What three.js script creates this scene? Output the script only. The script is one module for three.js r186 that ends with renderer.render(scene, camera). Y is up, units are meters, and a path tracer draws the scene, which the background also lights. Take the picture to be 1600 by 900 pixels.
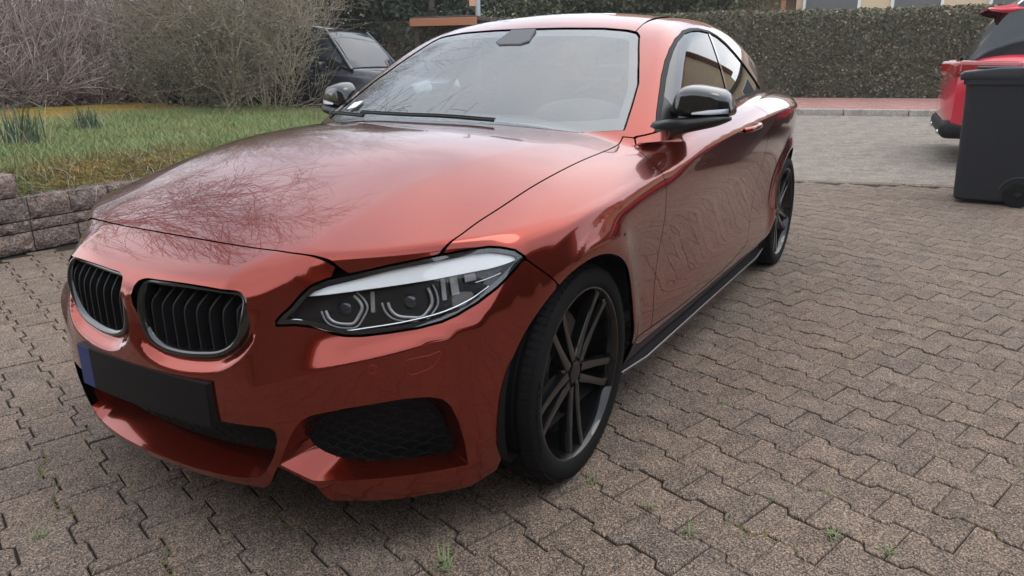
import * as THREE from 'three';
import { mergeGeometries, mergeVertices, toCreasedNormals } from 'three/addons/utils/BufferGeometryUtils.js';
import { RoundedBoxGeometry } from 'three/addons/geometries/RoundedBoxGeometry.js';
import { FontLoader } from 'three/addons/loaders/FontLoader.js';
import { TextGeometry } from 'three/addons/geometries/TextGeometry.js';
import { ImprovedNoise } from 'three/addons/math/ImprovedNoise.js';

// ---------------------------------------------------------------- camera, sky, sun, exposure
const scene = new THREE.Scene();
const camera = new THREE.PerspectiveCamera(43.12, 16 / 9, 0.05, 600);
{
  const yaw = 3.68275, pitch = -0.30138, roll = -0.00973;
  camera.position.set(1.658, 1.170, 1.734);
  const f = new THREE.Vector3(Math.sin(yaw) * Math.cos(pitch), Math.sin(pitch), Math.cos(yaw) * Math.cos(pitch));
  const r = new THREE.Vector3().crossVectors(f, new THREE.Vector3(0, 1, 0)).normalize();
  const u = new THREE.Vector3().crossVectors(r, f);
  const up = u.clone().multiplyScalar(Math.cos(roll)).addScaledVector(r, -Math.sin(roll));
  camera.up.copy(up);
  camera.lookAt(camera.position.clone().add(f));
}
const renderer = new THREE.WebGLRenderer({ antialias: true });
renderer.toneMapping = THREE.LinearToneMapping;
renderer.toneMappingExposure = 1.0;
const SKY_I = 1.46;
scene.fog = new THREE.FogExp2(0xe6e4e4, .0016);
renderer.shadowMap.enabled = true;
// one bright overcast sky, with soft cloud structure, and a weak, wide sun behind the cloud
const _sn = new ImprovedNoise();
function fbm(x, y, z, o = 5) { let a = .5, f = 1, s = 0; for (let i = 0; i < o; i++) { s += a * _sn.noise(x * f, y * f, z * f); a *= .52; f *= 2.07; } return s; }
const SUN = new THREE.Vector3(.36, .88, -.30).normalize();
{
  const w = 768, h = 384, d = new Float32Array(w * h * 4);
  for (let j = 0; j < h; j++) for (let i = 0; i < w; i++) {
    const el = ((j + .5) / h - .5) * Math.PI, az = ((i + .5) / w - .5) * 2 * Math.PI;
    const x = Math.cos(el) * Math.cos(az), z = Math.cos(el) * Math.sin(az), y = Math.sin(el);
    const yy = Math.max(y, .0) + .12, px = x / yy, pz = z / yy;
    const c = fbm(px * .55 + 3.1, 2.7, pz * .55 - 1.4, 6), c2 = fbm(px * .22 - 5, 9.1, pz * .22 + 7, 4);
    const cl = Math.min(1, Math.max(0, .50 + 1.75 * c + .95 * c2));
    const k = (j * w + i) * 4, m = .70 + .72 * cl, hz = 1 - Math.min(1, Math.max(0, y) * 2.2);
    const sun = Math.max(0, x * SUN.x + y * SUN.y + z * SUN.z), gl = .42 * Math.pow(sun, 3), lo = .42 * hz;
    d[k] = m * (.78 + .22 * cl) + gl + lo - .02 * hz; d[k + 1] = m * (.915 + .085 * cl) + gl + lo; d[k + 2] = m * (1.12 - .09 * cl) + gl * .95 + lo - .03 * hz; d[k + 3] = 1;
    if (y < 0) { const q = .30; d[k] = q; d[k + 1] = q * .97; d[k + 2] = q * .94; }
  }
  const t = new THREE.DataTexture(d, w, h, THREE.RGBAFormat, THREE.FloatType);
  t.mapping = THREE.EquirectangularReflectionMapping; t.magFilter = THREE.LinearFilter; t.minFilter = THREE.LinearFilter; t.needsUpdate = true;
  scene.background = t; scene.environment = t;
  scene.backgroundIntensity = SKY_I; scene.environmentIntensity = SKY_I;
}
const sun = new THREE.DirectionalLight(new THREE.Color(1, .95, .88), .5);
sun.position.copy(SUN).multiplyScalar(40); sun.castShadow = true; sun.shadow.radius = 45; sun.shadow.mapSize.set(2048, 2048);
{ const c = sun.shadow.camera; c.left = c.bottom = -22; c.right = c.top = 22; c.near = 1; c.far = 110; }
scene.add(sun, sun.target); sun.target.position.set(-2, 0, -6);
// ---------------------------------------------------------------- helpers
const V3 = (x, y, z) => new THREE.Vector3(x, y, z);
const clamp = (v, a, b) => v < a ? a : v > b ? b : v;
const sstep = (a, b, v) => { const t = clamp((v - a) / (b - a), 0, 1); return t * t * (3 - 2 * t); };
const lerp = (a, b, t) => a + (b - a) * t;
const smax = (a, b, k) => { const h = Math.max(k - Math.abs(a - b), 0) / k; return Math.max(a, b) + h * h * k * 0.25; };
const smin = (a, b, k) => -smax(-a, -b, k);
const spos = (t, k) => 0.5 * (t + Math.sqrt(t * t + k * k));           // soft max(t, 0)
function rng(seed) { let s = seed >>> 0; return () => { s = (s + 0x6D2B79F5) >>> 0; let t = s; t = Math.imul(t ^ (t >>> 15), t | 1); t ^= t + Math.imul(t ^ (t >>> 7), t | 61); return ((t ^ (t >>> 14)) >>> 0) / 4294967296; }; }
// natural cubic spline through points, straight beyond its ends
function spl(pts) {
  pts = pts.slice().sort((a, b) => a[0] - b[0]);
  const n = pts.length, x = pts.map(p => p[0]), y = pts.map(p => p[1]);
  const m = new Float64Array(n), u = new Float64Array(n);
  for (let i = 1; i < n - 1; i++) {
    const s = (x[i] - x[i - 1]) / (x[i + 1] - x[i - 1]), p = s * m[i - 1] + 2;
    m[i] = (s - 1) / p;
    u[i] = (6 * ((y[i + 1] - y[i]) / (x[i + 1] - x[i]) - (y[i] - y[i - 1]) / (x[i] - x[i - 1])) / (x[i + 1] - x[i - 1]) - s * u[i - 1]) / p;
  }
  for (let i = n - 2; i >= 0; i--) m[i] = m[i] * m[i + 1] + u[i];
  const d0 = (y[1] - y[0]) / (x[1] - x[0]) - (x[1] - x[0]) * (2 * m[0] + m[1]) / 6;
  const h1 = x[n - 1] - x[n - 2], d1 = (y[n - 1] - y[n - 2]) / h1 + h1 * (m[n - 2] + 2 * m[n - 1]) / 6;
  return v => {
    if (v <= x[0]) return y[0] + (v - x[0]) * d0;
    if (v >= x[n - 1]) return y[n - 1] + (v - x[n - 1]) * d1;
    let i = 0; while (v > x[i + 1]) i++;
    const h = x[i + 1] - x[i], a = (x[i + 1] - v) / h, b = 1 - a;
    return a * y[i] + b * y[i + 1] + ((a * a * a - a) * m[i] + (b * b * b - b) * m[i + 1]) * h * h / 6;
  };
}
const _counts = {};
function numbered(name) { const k = _counts[name] = (_counts[name] ?? -1) + 1; return k ? name + '_' + String(k).padStart(3, '0') : name; }
function shade(o) { o.traverse(m => { if (m.isMesh) { m.castShadow = true; m.receiveShadow = true; } }); return o; }
function thing(name, label, category, pos = [0, 0, 0], turn = 0, group) {
  const o = new THREE.Group(); o.name = numbered(name); o.position.set(...pos); o.rotation.y = turn;
  o.userData = { label, category }; if (group) o.userData.group = group;
  scene.add(o); return o;
}
function part(name, geo, mat, parent, label) {
  const m = new THREE.Mesh(geo, mat); m.name = name; m.castShadow = m.receiveShadow = true;
  if (label) m.userData.label = label;
  parent.add(m); return m;
}
function structure(name, geo, mat) { const m = part(name, geo, mat, scene); m.userData.kind = 'structure'; return m; }
function geoFrom(pos, idx, nor, uv) {
  const g = new THREE.BufferGeometry();
  g.setAttribute('position', new THREE.Float32BufferAttribute(pos, 3));
  if (nor) g.setAttribute('normal', new THREE.Float32BufferAttribute(nor, 3));
  if (uv) g.setAttribute('uv', new THREE.Float32BufferAttribute(uv, 2));
  if (idx) g.setIndex(idx);
  if (!nor) g.computeVertexNormals();
  return g;
}
function plain(g) {   // only position, normal, uv and no index, so that anything merges
  let q = g.index ? g.toNonIndexed() : g;
  for (const k of Object.keys(q.attributes)) if (!['position', 'normal', 'uv'].includes(k)) q.deleteAttribute(k);
  if (!q.attributes.normal) q.computeVertexNormals();
  if (!q.attributes.uv) q.setAttribute('uv', new THREE.Float32BufferAttribute(new Float32Array(q.attributes.position.count * 2), 2));
  return q;
}
const merge = gs => mergeGeometries(gs.map(plain), false);
const at = (g, x, y, z, rx = 0, ry = 0, rz = 0) => { g.applyMatrix4(new THREE.Matrix4().compose(V3(x, y, z), new THREE.Quaternion().setFromEuler(new THREE.Euler(rx, ry, rz)), V3(1, 1, 1))); return g; };
const mirrorX = g => { const q = plain(g.clone()); const p = q.attributes.position.array, n = q.attributes.normal.array; for (let i = 0; i < p.length; i += 3) { p[i] *= -1; n[i] *= -1; } const u = q.attributes.uv.array; for (let i = 0; i < p.length; i += 9) { for (let k = 0; k < 3; k++) { let t = p[i + 3 + k]; p[i + 3 + k] = p[i + 6 + k]; p[i + 6 + k] = t; t = n[i + 3 + k]; n[i + 3 + k] = n[i + 6 + k]; n[i + 6 + k] = t; } const j = i / 3 * 2; for (let k = 0; k < 2; k++) { const t = u[j + 2 + k]; u[j + 2 + k] = u[j + 4 + k]; u[j + 4 + k] = t; } } return q; };
const tube = (pts, r, seg = 8, n = 0, closed = false) => new THREE.TubeGeometry(new THREE.CatmullRomCurve3(pts.map(p => p.isVector3 ? p : V3(...p)), closed), n || pts.length * 4, r, seg, closed);
const box = (w, h, d, r = 0.004, s = 2) => new RoundedBoxGeometry(w, h, d, s, Math.min(r, w / 2.01, h / 2.01, d / 2.01));
// signed distance to a closed polygon (negative inside)
function polySDF(pts) {
  const n = pts.length;
  return (px, py) => {
    let d = 1e9, s = 1;
    for (let i = 0, j = n - 1; i < n; j = i, i++) {
      const ex = pts[j][0] - pts[i][0], ey = pts[j][1] - pts[i][1], wx = px - pts[i][0], wy = py - pts[i][1];
      const t = clamp((wx * ex + wy * ey) / (ex * ex + ey * ey), 0, 1), bx = wx - ex * t, by = wy - ey * t;
      d = Math.min(d, bx * bx + by * by);
      const c1 = py >= pts[i][1], c2 = py < pts[j][1], c3 = ex * wy > ey * wx;
      if ((c1 && c2 && c3) || (!c1 && !c2 && !c3)) s = -s;
    }
    return s * Math.sqrt(d);
  };
}
// smooth closed outline through points
function smoothLoop(pts, n, tension = 0.5) {
  const c = new THREE.CatmullRomCurve3(pts.map(p => V3(p[0], p[1], p[2] ?? 0)), true, 'centripetal', tension);
  const d = pts[0].length; return c.getPoints(n).slice(0, n).map(v => d > 2 ? [v.x, v.y, v.z] : [v.x, v.y]);
}
// ---------------------------------------------------------------- materials
const lin = (r, g, b) => new THREE.Color().setRGB(r, g, b);
const M = {};
{
  const phys = (name, o) => { const m = new THREE.MeshPhysicalMaterial(o); m.name = name; m.side = o.side ?? THREE.DoubleSide; return M[name] = m; };
  phys('paint', { color: lin(.255, .025, .010), metalness: .86, roughness: .17, clearcoat: 1, clearcoatRoughness: .008 });
  phys('paintEdge', { color: lin(.30, .026, .015), metalness: .6, roughness: .4, clearcoat: .6, clearcoatRoughness: .1 });
  phys('glossBlack', { color: lin(.008, .008, .009), roughness: .18, clearcoat: 1, clearcoatRoughness: .03 });
  phys('satinBlack', { color: lin(.012, .012, .013), roughness: .38 });
  phys('blackPlastic', { color: lin(.009, .009, .010), roughness: .6, specularIntensity: .6 });
  phys('rubber', { color: lin(.0075, .0075, .008), roughness: .85, specularIntensity: .4 });
  phys('sensorReflectTone', { color: lin(.10, .10, .105), roughness: .6 });  // dark housing lifted to grey: the windscreen's reflection is put into its colour
  phys('cabin', { color: lin(.03, .03, .032), roughness: .8 });
  phys('seat', { color: lin(.045, .044, .044), roughness: .6 });
  phys('chrome', { color: lin(.75, .76, .78), metalness: 1, roughness: .12 });
  phys('silver', { color: lin(.42, .43, .45), metalness: .6, roughness: .35 });
  phys('lampGrey', { color: lin(.36, .36, .37), metalness: .3, roughness: .25, clearcoat: .6 });
  phys('lampDark', { color: lin(.014, .014, .016), roughness: .25, metalness: .2 });
  phys('lightGuide', { color: lin(.90, .93, .95), roughness: .3, clearcoat: .5 });
  phys('lampGlass', { color: lin(.02, .025, .035), roughness: .05, clearcoat: 1 });
  phys('clear', { color: 0xffffff, transmission: 1, thickness: 0, roughness: 0.01, ior: 1.5 });
  phys('screen', { color: lin(.76, .84, .86), transmission: 1, thickness: 0, roughness: 0.0, ior: 2.3 });
  phys('tinted', { color: lin(.30, .34, .34), transmission: 1, thickness: 0, roughness: 0.0, ior: 1.9 });
  phys('frit', { color: lin(.016, .017, .018), roughness: .35 });
  phys('rimBlack', { color: lin(.005, .005, .0055), roughness: .3, specularIntensity: .2, clearcoat: 1, clearcoatRoughness: .03 });
  phys('disc', { color: lin(.22, .21, .20), metalness: 1, roughness: .45 });
  phys('tail', { color: lin(.28, .012, .012), roughness: .15, clearcoat: 1 });
  phys('plateBlue', { color: lin(.010, .03, .16), roughness: .4 });
  phys('plateBlack', { color: lin(.005, .005, .006), roughness: .55, specularIntensity: .5 });
}
// ---------------------------------------------------------------- procedural textures
function dataTex(n, fn, srgb = true, rep = true) {
  const d = new Uint8Array(n * n * 4);
  for (let j = 0; j < n; j++) for (let i = 0; i < n; i++) { const c = fn(i, j, n), k = (j * n + i) * 4; d[k] = clamp(c[0], 0, 1) * 255; d[k + 1] = clamp(c[1], 0, 1) * 255; d[k + 2] = clamp(c[2], 0, 1) * 255; d[k + 3] = 255; }
  const t = new THREE.DataTexture(d, n, n, THREE.RGBAFormat); if (srgb) t.colorSpace = THREE.SRGBColorSpace;
  t.wrapS = t.wrapT = THREE.RepeatWrapping; t.magFilter = THREE.LinearFilter; t.minFilter = THREE.LinearMipmapLinearFilter; t.generateMipmaps = true; t.needsUpdate = true; return t;
}
// tileable value noise
function tileNoise(seed, cells, n) { const R = rng(seed), g = new Float32Array(cells * cells); for (let i = 0; i < g.length; i++) g[i] = R(); return (i, j) => { const x = i / n * cells, y = j / n * cells, x0 = Math.floor(x), y0 = Math.floor(y), fx = x - x0, fy = y - y0, u = fx * fx * (3 - 2 * fx), v = fy * fy * (3 - 2 * fy), A = (a, b) => g[((b % cells + cells) % cells) * cells + (a % cells + cells) % cells]; return lerp(lerp(A(x0, y0), A(x0 + 1, y0), u), lerp(A(x0, y0 + 1), A(x0 + 1, y0 + 1), u), v); }; }
// exposed-aggregate concrete: a grain of light, brown and dark stones in cement
function aggregate(seed, n, base, spread, fine) {
  const a = tileNoise(seed, n / fine | 0, n), b = tileNoise(seed + 1, n / 2 | 0, n), c = tileNoise(seed + 2, 9, n), e = tileNoise(seed + 3, 31, n), R = rng(seed + 9);
  const col = dataTex(n, (i, j) => {
    const g = a(i, j), q = b(i, j), m = c(i, j), o = e(i, j), r = R();
    let v = 1 + spread * ((g - .5) * 1.5 + (q - .5) * 1.2) + .16 * (m - .5) + .14 * (o - .5);
    const warm = (a(i + 13, j + 7) - .5) * .12;
    let s = [base[0] * (v + warm), base[1] * v, base[2] * (v - warm)];
    if (r > .994) s = s.map(x => x * 1.7 + .12); else if (r < .02) s = s.map(x => x * .45);
    return s;
  });
  const bump = dataTex(n, (i, j) => { const v = .5 + .5 * (a(i, j) - .5) + .5 * (b(i, j) - .5); return [v, v, v]; }, false);
  return [col, bump];
}
{
  const std = (name, o) => { const m = new THREE.MeshStandardMaterial(o); m.name = name; m.side = THREE.DoubleSide; return M[name] = m; };
  const [pc, pb] = aggregate(11, 1024, [.445, .388, .340], .62, 3);
  const tints = [[1, 1, 1], [.95, .955, .965], [1.04, 1.02, .985], [.97, .955, .94], [1.015, .99, .97]];
  M.pavers = tints.map((t, i) => std('paver_' + i, { map: pc, bumpMap: pb, bumpScale: .0035, roughness: .86, color: lin(...t.map(v => v * .98)) }));
  const [ac, ab] = aggregate(31, 512, [.50, .465, .425], .36, 3);
  std('asphalt', { map: ac, bumpMap: ab, bumpScale: .004, roughness: .9 });
  const [rc, rb] = aggregate(41, 512, [.60, .44, .41], .25, 4);
  std('redPaving', { map: rc, bumpMap: rb, bumpScale: .003, roughness: .9 });
  const [kc, kb] = aggregate(51, 512, [.60, .58, .55], .25, 3);
  std('kerbStone', { map: kc, bumpMap: kb, bumpScale: .003, roughness: .9 });
  const [hc, hb] = aggregate(55, 256, [.50, .46, .42], .12, 3); std('render', { map: hc, bumpMap: hb, bumpScale: .003, roughness: .95 });
  const [wc, wb] = aggregate(61, 512, [.485, .435, .41], .36, 5);
  M.blocks = [[1, 1, 1], [.88, .88, .90], [1.08, 1.03, 1.0], [.96, .92, .90]].map((t, i) => std('wall_block_' + i, { map: wc, bumpMap: wb, bumpScale: .008, roughness: .95, color: lin(...t) }));
  const s1 = tileNoise(71, 120, 512), s2 = tileNoise(72, 22, 512);
  const soil = dataTex(512, (i, j) => { const v = .6 + .5 * s1(i, j) + .3 * s2(i, j), g = s2(i + 200, j + 90) > .62 ? .35 : 0; return [.15 * v * (1 - g * .3), .112 * v * (1 + g * .5), .082 * v * (1 - g * .2)]; });
  std('soil', { map: soil, roughness: 1 });
  const l1 = tileNoise(81, 160, 512), l2 = tileNoise(82, 14, 512);
  std('lawnSoil', { map: dataTex(512, (i, j) => { const v = .6 + .6 * l1(i, j), k = l2(i, j); return [lerp(.34, .48, k) * v, lerp(.37, .43, k) * v, lerp(.18, .20, k) * v]; }), roughness: 1 });
  std('litter', { map: soil, roughness: 1, color: lin(4.6, 4.6, 4.9) });
  std('barkDark', { color: lin(.06, .048, .04), roughness: .95 });
  std('grass', { color: lin(.215, .26, .115), roughness: .8 });
  std('grassPale', { color: lin(.20, .19, .085), roughness: .85 });
  std('moss', { color: lin(.26, .19, .035), roughness: 1 });
  std('strawDry', { color: lin(.36, .29, .20), roughness: .9 });
  std('bulbLeaf', { color: lin(.070, .115, .062), roughness: .55 });
  std('bark', { color: lin(.22, .18, .15), roughness: .95 });
  std('barkPale', { color: lin(.34, .27, .18), roughness: .95 });
  std('twig', { color: lin(.44, .35, .32), roughness: .95 });
  std('twigPale', { color: lin(.30, .25, .185), roughness: .95 });
  std('deadLeaf', { color: lin(.33, .24, .20), roughness: .95 });
  std('leafGrey', { color: lin(.125, .14, .085), roughness: .7 });
  std('leafDark', { color: lin(.036, .052, .028), roughness: .7 });
  std('leafHedge', { color: lin(.095, .094, .055), roughness: .7 });
  std('leafHedgeBrown', { color: lin(.21, .165, .11), roughness: .85 });
  std('leafEver', { color: lin(.040, .058, .034), roughness: .75 });
  std('leafOlive', { color: lin(.085, .092, .045), roughness: .75 });
  std('beige', { color: lin(.62, .47, .32), roughness: .9 });
  std('timberDark', { color: lin(.055, .04, .032), roughness: .85 });
  std('white', { color: lin(.74, .74, .74), roughness: .8 });
  std('terracotta', { color: lin(.30, .11, .065), roughness: .85 });
  std('roofDark', { color: lin(.07, .05, .045), roughness: .8 });
  std('woodOrange', { color: lin(.40, .17, .08), roughness: .7 });
  std('shutter', { color: lin(.11, .11, .115), roughness: .6 });
  std('pane', { color: lin(.03, .035, .04), roughness: .06 });
  std('galvanised', { color: lin(.42, .45, .47), roughness: .5, metalness: .3 });
  std('binBlack', { color: lin(.012, .0145, .019), roughness: .5 });
  std('signOrange', { color: lin(.72, .36, .22), roughness: .5 });
}
// ---------------------------------------------------------------- the coupe's body as one smooth implicit skin
// car frame: x to the car's left, y up, z forward, origin on the ground under the front axle; metres
const WB = -2.69, TYRE_R = 0.316;
const hoodEdge = z => 0.854 - 0.166 * z - 0.141 * z * z * (z > 0 ? 1 : 1);
const hoodEdgeS = spl([[-1.0, 0.925], [-.75, 0.912], [-.5, .899], [-.25, .884], [0, .856], [.25, .803], [.4, .762], [.55, .716], [.7, .66], [.85, .595]]);
const crownS = spl([[-.8, .066], [-.45, .068], [-.1, .078], [.2, .072], [.4, .058], [.6, .042], [.8, .03]]);
const deckS = spl([[-3.75, .93], [-3.55, .965], [-3.2, .98], [-2.8, .985], [-2.2, .985], [-1.5, .955], [-.9, .935], [-.7, .93]]);
function topH(s, z) {
  const sc = clamp(.375 + (.69 - z) * .212, .3, .72);
  const r = s / .7, dome = spos(s - sc, .014);
  let h = hoodEdgeS(z) + crownS(z) * (1 - Math.pow(r, 2.7)) - .075 * (dome - spos(.7 - sc, .014));
  if (z < -.55) { const d = deckS(z) + .02 * (1 - r * r); const t = sstep(-.55, -1.0, z); h = lerp(h, d, t); }
  return h;
}
const creaseY = spl([[.5, .72], [.2, .765], [0, .787], [-.16, .80], [-.5, .822], [-1.0, .859], [-1.4, .884], [-1.8, .901], [-2.4, .922], [-3.0, .915], [-3.6, .90]]);
const sideX = spl([[.6, .74], [.3, .845], [0, .884], [-.35, .880], [-.8, .879], [-1.4, .883], [-2.0, .887], [-2.5, .884], [-2.8, .862], [-3.1, .806], [-3.4, .72], [-3.7, .60]]);
const lowX = spl([[.08, -.115], [.12, -.085], [.17, -.053], [.22, -.027], [.27, -.010], [.33, -.001], [.40, 0], [.6, 0], [1.0, 0]]);
const relX = spl([[-.75, -.018], [-.62, -.023], [-.52, -.029], [-.44, -.034], [-.36, -.034], [-.27, -.027], [-.18, -.0135], [-.10, -.004], [-.05, -.001], [0, 0], [.1, 0], [.3, 0]]);
function sideW(y, z) {
  const t = y - creaseY(z);
  const lo = lowX(y) * (1 - .35 * sstep(-.2, .1, z)) + relX(t) * (1 - .3 * sstep(-.2, .1, z));
  const up = -.80 * t - .6 * t * t * (t > 0 ? 1 : 0);
  let w = sideX(z) + smin(lo, up, .009);
  for (const [hz, a] of [[.01, .022], [WB, .020]]) {
    const r = Math.hypot(z - hz, y - .325);
    w += a * Math.exp(-Math.pow((r - .362) / .055, 2)) * sstep(.2, .36, y) * (1 - sstep(.72, .85, y));
  }
  return w;
}
const planZ = spl([[0, .79], [.15, .784], [.3, .760], [.4, .731], [.5, .686], [.6, .616], [.7, .508], [.78, .396], [.84, .278], [.875, .16], [.892, .05]]);
const fCreaseY = spl([[0, .40], [.3, .42], [.38, .468], [.45, .497], [.55, .527], [.7, .562], [.78, .595], [.84, .64], [.88, .685]]);
const hlBotY = spl([[.36, .592], [.46, .596], [.52, .583], [.57, .575], [.66, .585], [.71, .603], [.765, .645], [.80, .70], [.85, .75]]);
const lowZ = spl([[.1, -.075], [.17, -.032], [.22, -.019], [.3, -.007], [.4, -.001], [.5, 0], [.6, 0], [.7, -.005], [.8, -.03]]);
const kidLoop = smoothLoop([[.020, .655], [.026, .676], [.045, .686], [.10, .6895], [.19, .692], [.285, .691], [.335, .687], [.354, .672], [.359, .650], [.355, .612], [.340, .573], [.316, .545], [.275, .523], [.21, .511], [.14, .507], [.09, .512], [.052, .527], [.030, .553], [.021, .595], [.019, .63]], 120);
const kidSDF = polySDF(kidLoop);
function frontZ(s, y) {
  const yc = fCreaseY(s), t = y - yc;
  const T1 = Math.max(.02, hlBotY(Math.max(s, .36)) - yc);
  const ks = sstep(.30, .46, s);
  const R1 = .054, k = .0035;
  let up = R1 * (spos(t / T1, k / T1) - spos(t / T1 - 1, .25)) + .42 * spos(t - T1, .02) - .42 * spos(t - T1 - .14, .02);
  up = Math.max(0, up) * ks;
  let z = planZ(s) + lowZ(y) - up;
  if (kidSDF && s < .5) {
    const d = kidSDF(s, y);
    if (d < .05) z -= .026 * (1 - sstep(.0, .034, d)) * (1 - sstep(.56, .66, y));
  }
  return z;
}
// normalised field of each face of the lower body
const E1 = 1e-3;
function fTop(s, y, z) { const h = topH(s, z), gx = (topH(s + E1, z) - h) / E1, gz = (topH(s, z + E1) - h) / E1; return (y - h) / Math.sqrt(1 + gx * gx + gz * gz); }
function fSide(s, y, z) { const w = sideW(y, z), gy = (sideW(y + E1, z) - w) / E1, gz = (sideW(y, z + E1) - w) / E1; return (s - w) / Math.sqrt(1 + gy * gy + gz * gz); }
function fFront(s, y, z) { const q = frontZ(s, y), gx = (frontZ(s + E1, y) - q) / E1, gy = (frontZ(s, y + E1) - q) / E1; return (z - q) / Math.sqrt(1 + Math.min(gx * gx, 16) + Math.min(gy * gy, 4)); }
const rearPlan = spl([[0, -3.66], [.3, -3.64], [.5, -3.57], [.62, -3.47], [.7, -3.36], [.78, -3.2], [.84, -3.02]]);
const rearY = spl([[.2, .12], [.3, .04], [.5, 0], [.7, -.01], [.85, .06], [1.0, .09], [1.1, .05]]);
function fRear(s, y, z) { const q = rearPlan(s) + rearY(y), g = (rearPlan(s + E1) - rearPlan(s)) / E1; return (q - z) / Math.sqrt(1 + Math.min(g * g, 16)); }
function lower(s, y, z) {
  const top = fTop(s, y, z);
  let f = smax(top, z < .75 ? fSide(s, y, z) : -1, z > .25 ? .05 : .07);
  if (z > -.2) {
    const k = lerp(.075, .016, sstep(.34, .46, s)) + .07 * sstep(.72, .86, s);
    f = smax(f, fFront(s, y, z), k);
  } else if (z < -2.6) f = smax(f, fRear(s, y, z), .05);
  return f;
}
// greenhouse
const wsBase = spl([[0, -.435], [.2, -.447], [.4, -.492], [.55, -.553], [.7, -.645], [.8, -.73]]);
const roofC = spl([[-.6, 1.02], [-.9, 1.19], [-1.15, 1.308], [-1.35, 1.361], [-1.6, 1.387], [-1.9, 1.39], [-2.2, 1.365], [-2.5, 1.298], [-2.75, 1.21], [-3.0, 1.105], [-3.2, 1.02]]);
const ghX = spl([[-.3, .79], [-.7, .795], [-1.2, .80], [-1.8, .792], [-2.3, .765], [-2.7, .715], [-3.1, .62]]);
function fScreen(s, y, z) { const q = wsBase(s) - (y - .955) * 2.0 + .10 * (y - .955) * (y - 1.34); return (z - q) / Math.sqrt(1 + 4.0 + .15); }
function fRoof(s, y, z) { const h = roofC(z) - .14 * s * s - .25 * Math.pow(s, 6); return (y - h) / Math.sqrt(1 + Math.pow((roofC(z + E1) - roofC(z)) / E1, 2)); }
function fGlass(s, y, z) { const t = y - .95; return (s - (ghX(z) - .38 * t - .38 * t * t)) / 1.13; }
function upper(s, y, z) { return Math.max(smax(smax(fScreen(s, y, z), fRoof(s, y, z), .045), fGlass(s, y, z), .055), .90 - y); }
function skin(x, y, z) {
  const s = Math.abs(x), a = lower(s, y, z);
  if (z > -.25) return a;
  const b = upper(s, y, z);
  return smin(a, b, .014);
}
function skinNormal(p, e = 7e-4) {
  const n = V3(skin(p.x + e, p.y, p.z) - skin(p.x - e, p.y, p.z), skin(p.x, p.y + e, p.z) - skin(p.x, p.y - e, p.z), skin(p.x, p.y, p.z + e) - skin(p.x, p.y, p.z - e));
  return n.normalize();
}
// walk along a ray from inside out to the skin
function cast(o, d, t0, t1, f = skin) {
  let a = t0, b = t1, pa = f(o.x + d.x * a, o.y + d.y * a, o.z + d.z * a);
  for (let t = t0; ;) {
    if (t >= t1) return null;
    t = Math.min(t1, t + clamp(Math.abs(pa) * .62, .006, .12)); const v = f(o.x + d.x * t, o.y + d.y * t, o.z + d.z * t);
    if ((v >= 0) !== (pa >= 0)) { b = t; break; }
    a = t; pa = v;
  }
  let fa = pa, fb = f(o.x + d.x * b, o.y + d.y * b, o.z + d.z * b);
  for (let i = 0; i < 14; i++) {
    const m = i % 2 ? (a + b) / 2 : clamp(a - fa * (b - a) / (fb - fa), Math.min(a, b), Math.max(a, b)), v = f(o.x + d.x * m, o.y + d.y * m, o.z + d.z * m);
    if (Math.abs(v) < 2e-6) { a = b = m; break; }
    if ((v >= 0) === (fa >= 0)) { a = m; fa = v; } else { b = m; fb = v; }
  }
  const t = (a + b) / 2; return V3(o.x + d.x * t, o.y + d.y * t, o.z + d.z * t);
}
// charts: (u, v) -> ray
const chartTop = (u, v) => [V3(u, 2.0, v), V3(0, -1, 0), 0, 1.9];
const chartSide = side => (u, v) => { const a = v; return [V3(side * .30, .45, u), V3(side * Math.cos(a), Math.sin(a), 0), .1, .95]; };          // u = z, v = angle
const chartFlank = side => (u, v) => [V3(side * 1.3, v, u), V3(-side, 0, 0), 0, 1.2];                                                        // u = z, v = y
const chartNose = (u, v) => { const e = Math.max(0, v - .56) * 5.2; const y = Math.min(v, .56); return [V3(0, y, -.25), V3(Math.sin(u) * Math.cos(e), Math.sin(e), Math.cos(u) * Math.cos(e)), .25, 1.35]; };
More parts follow.
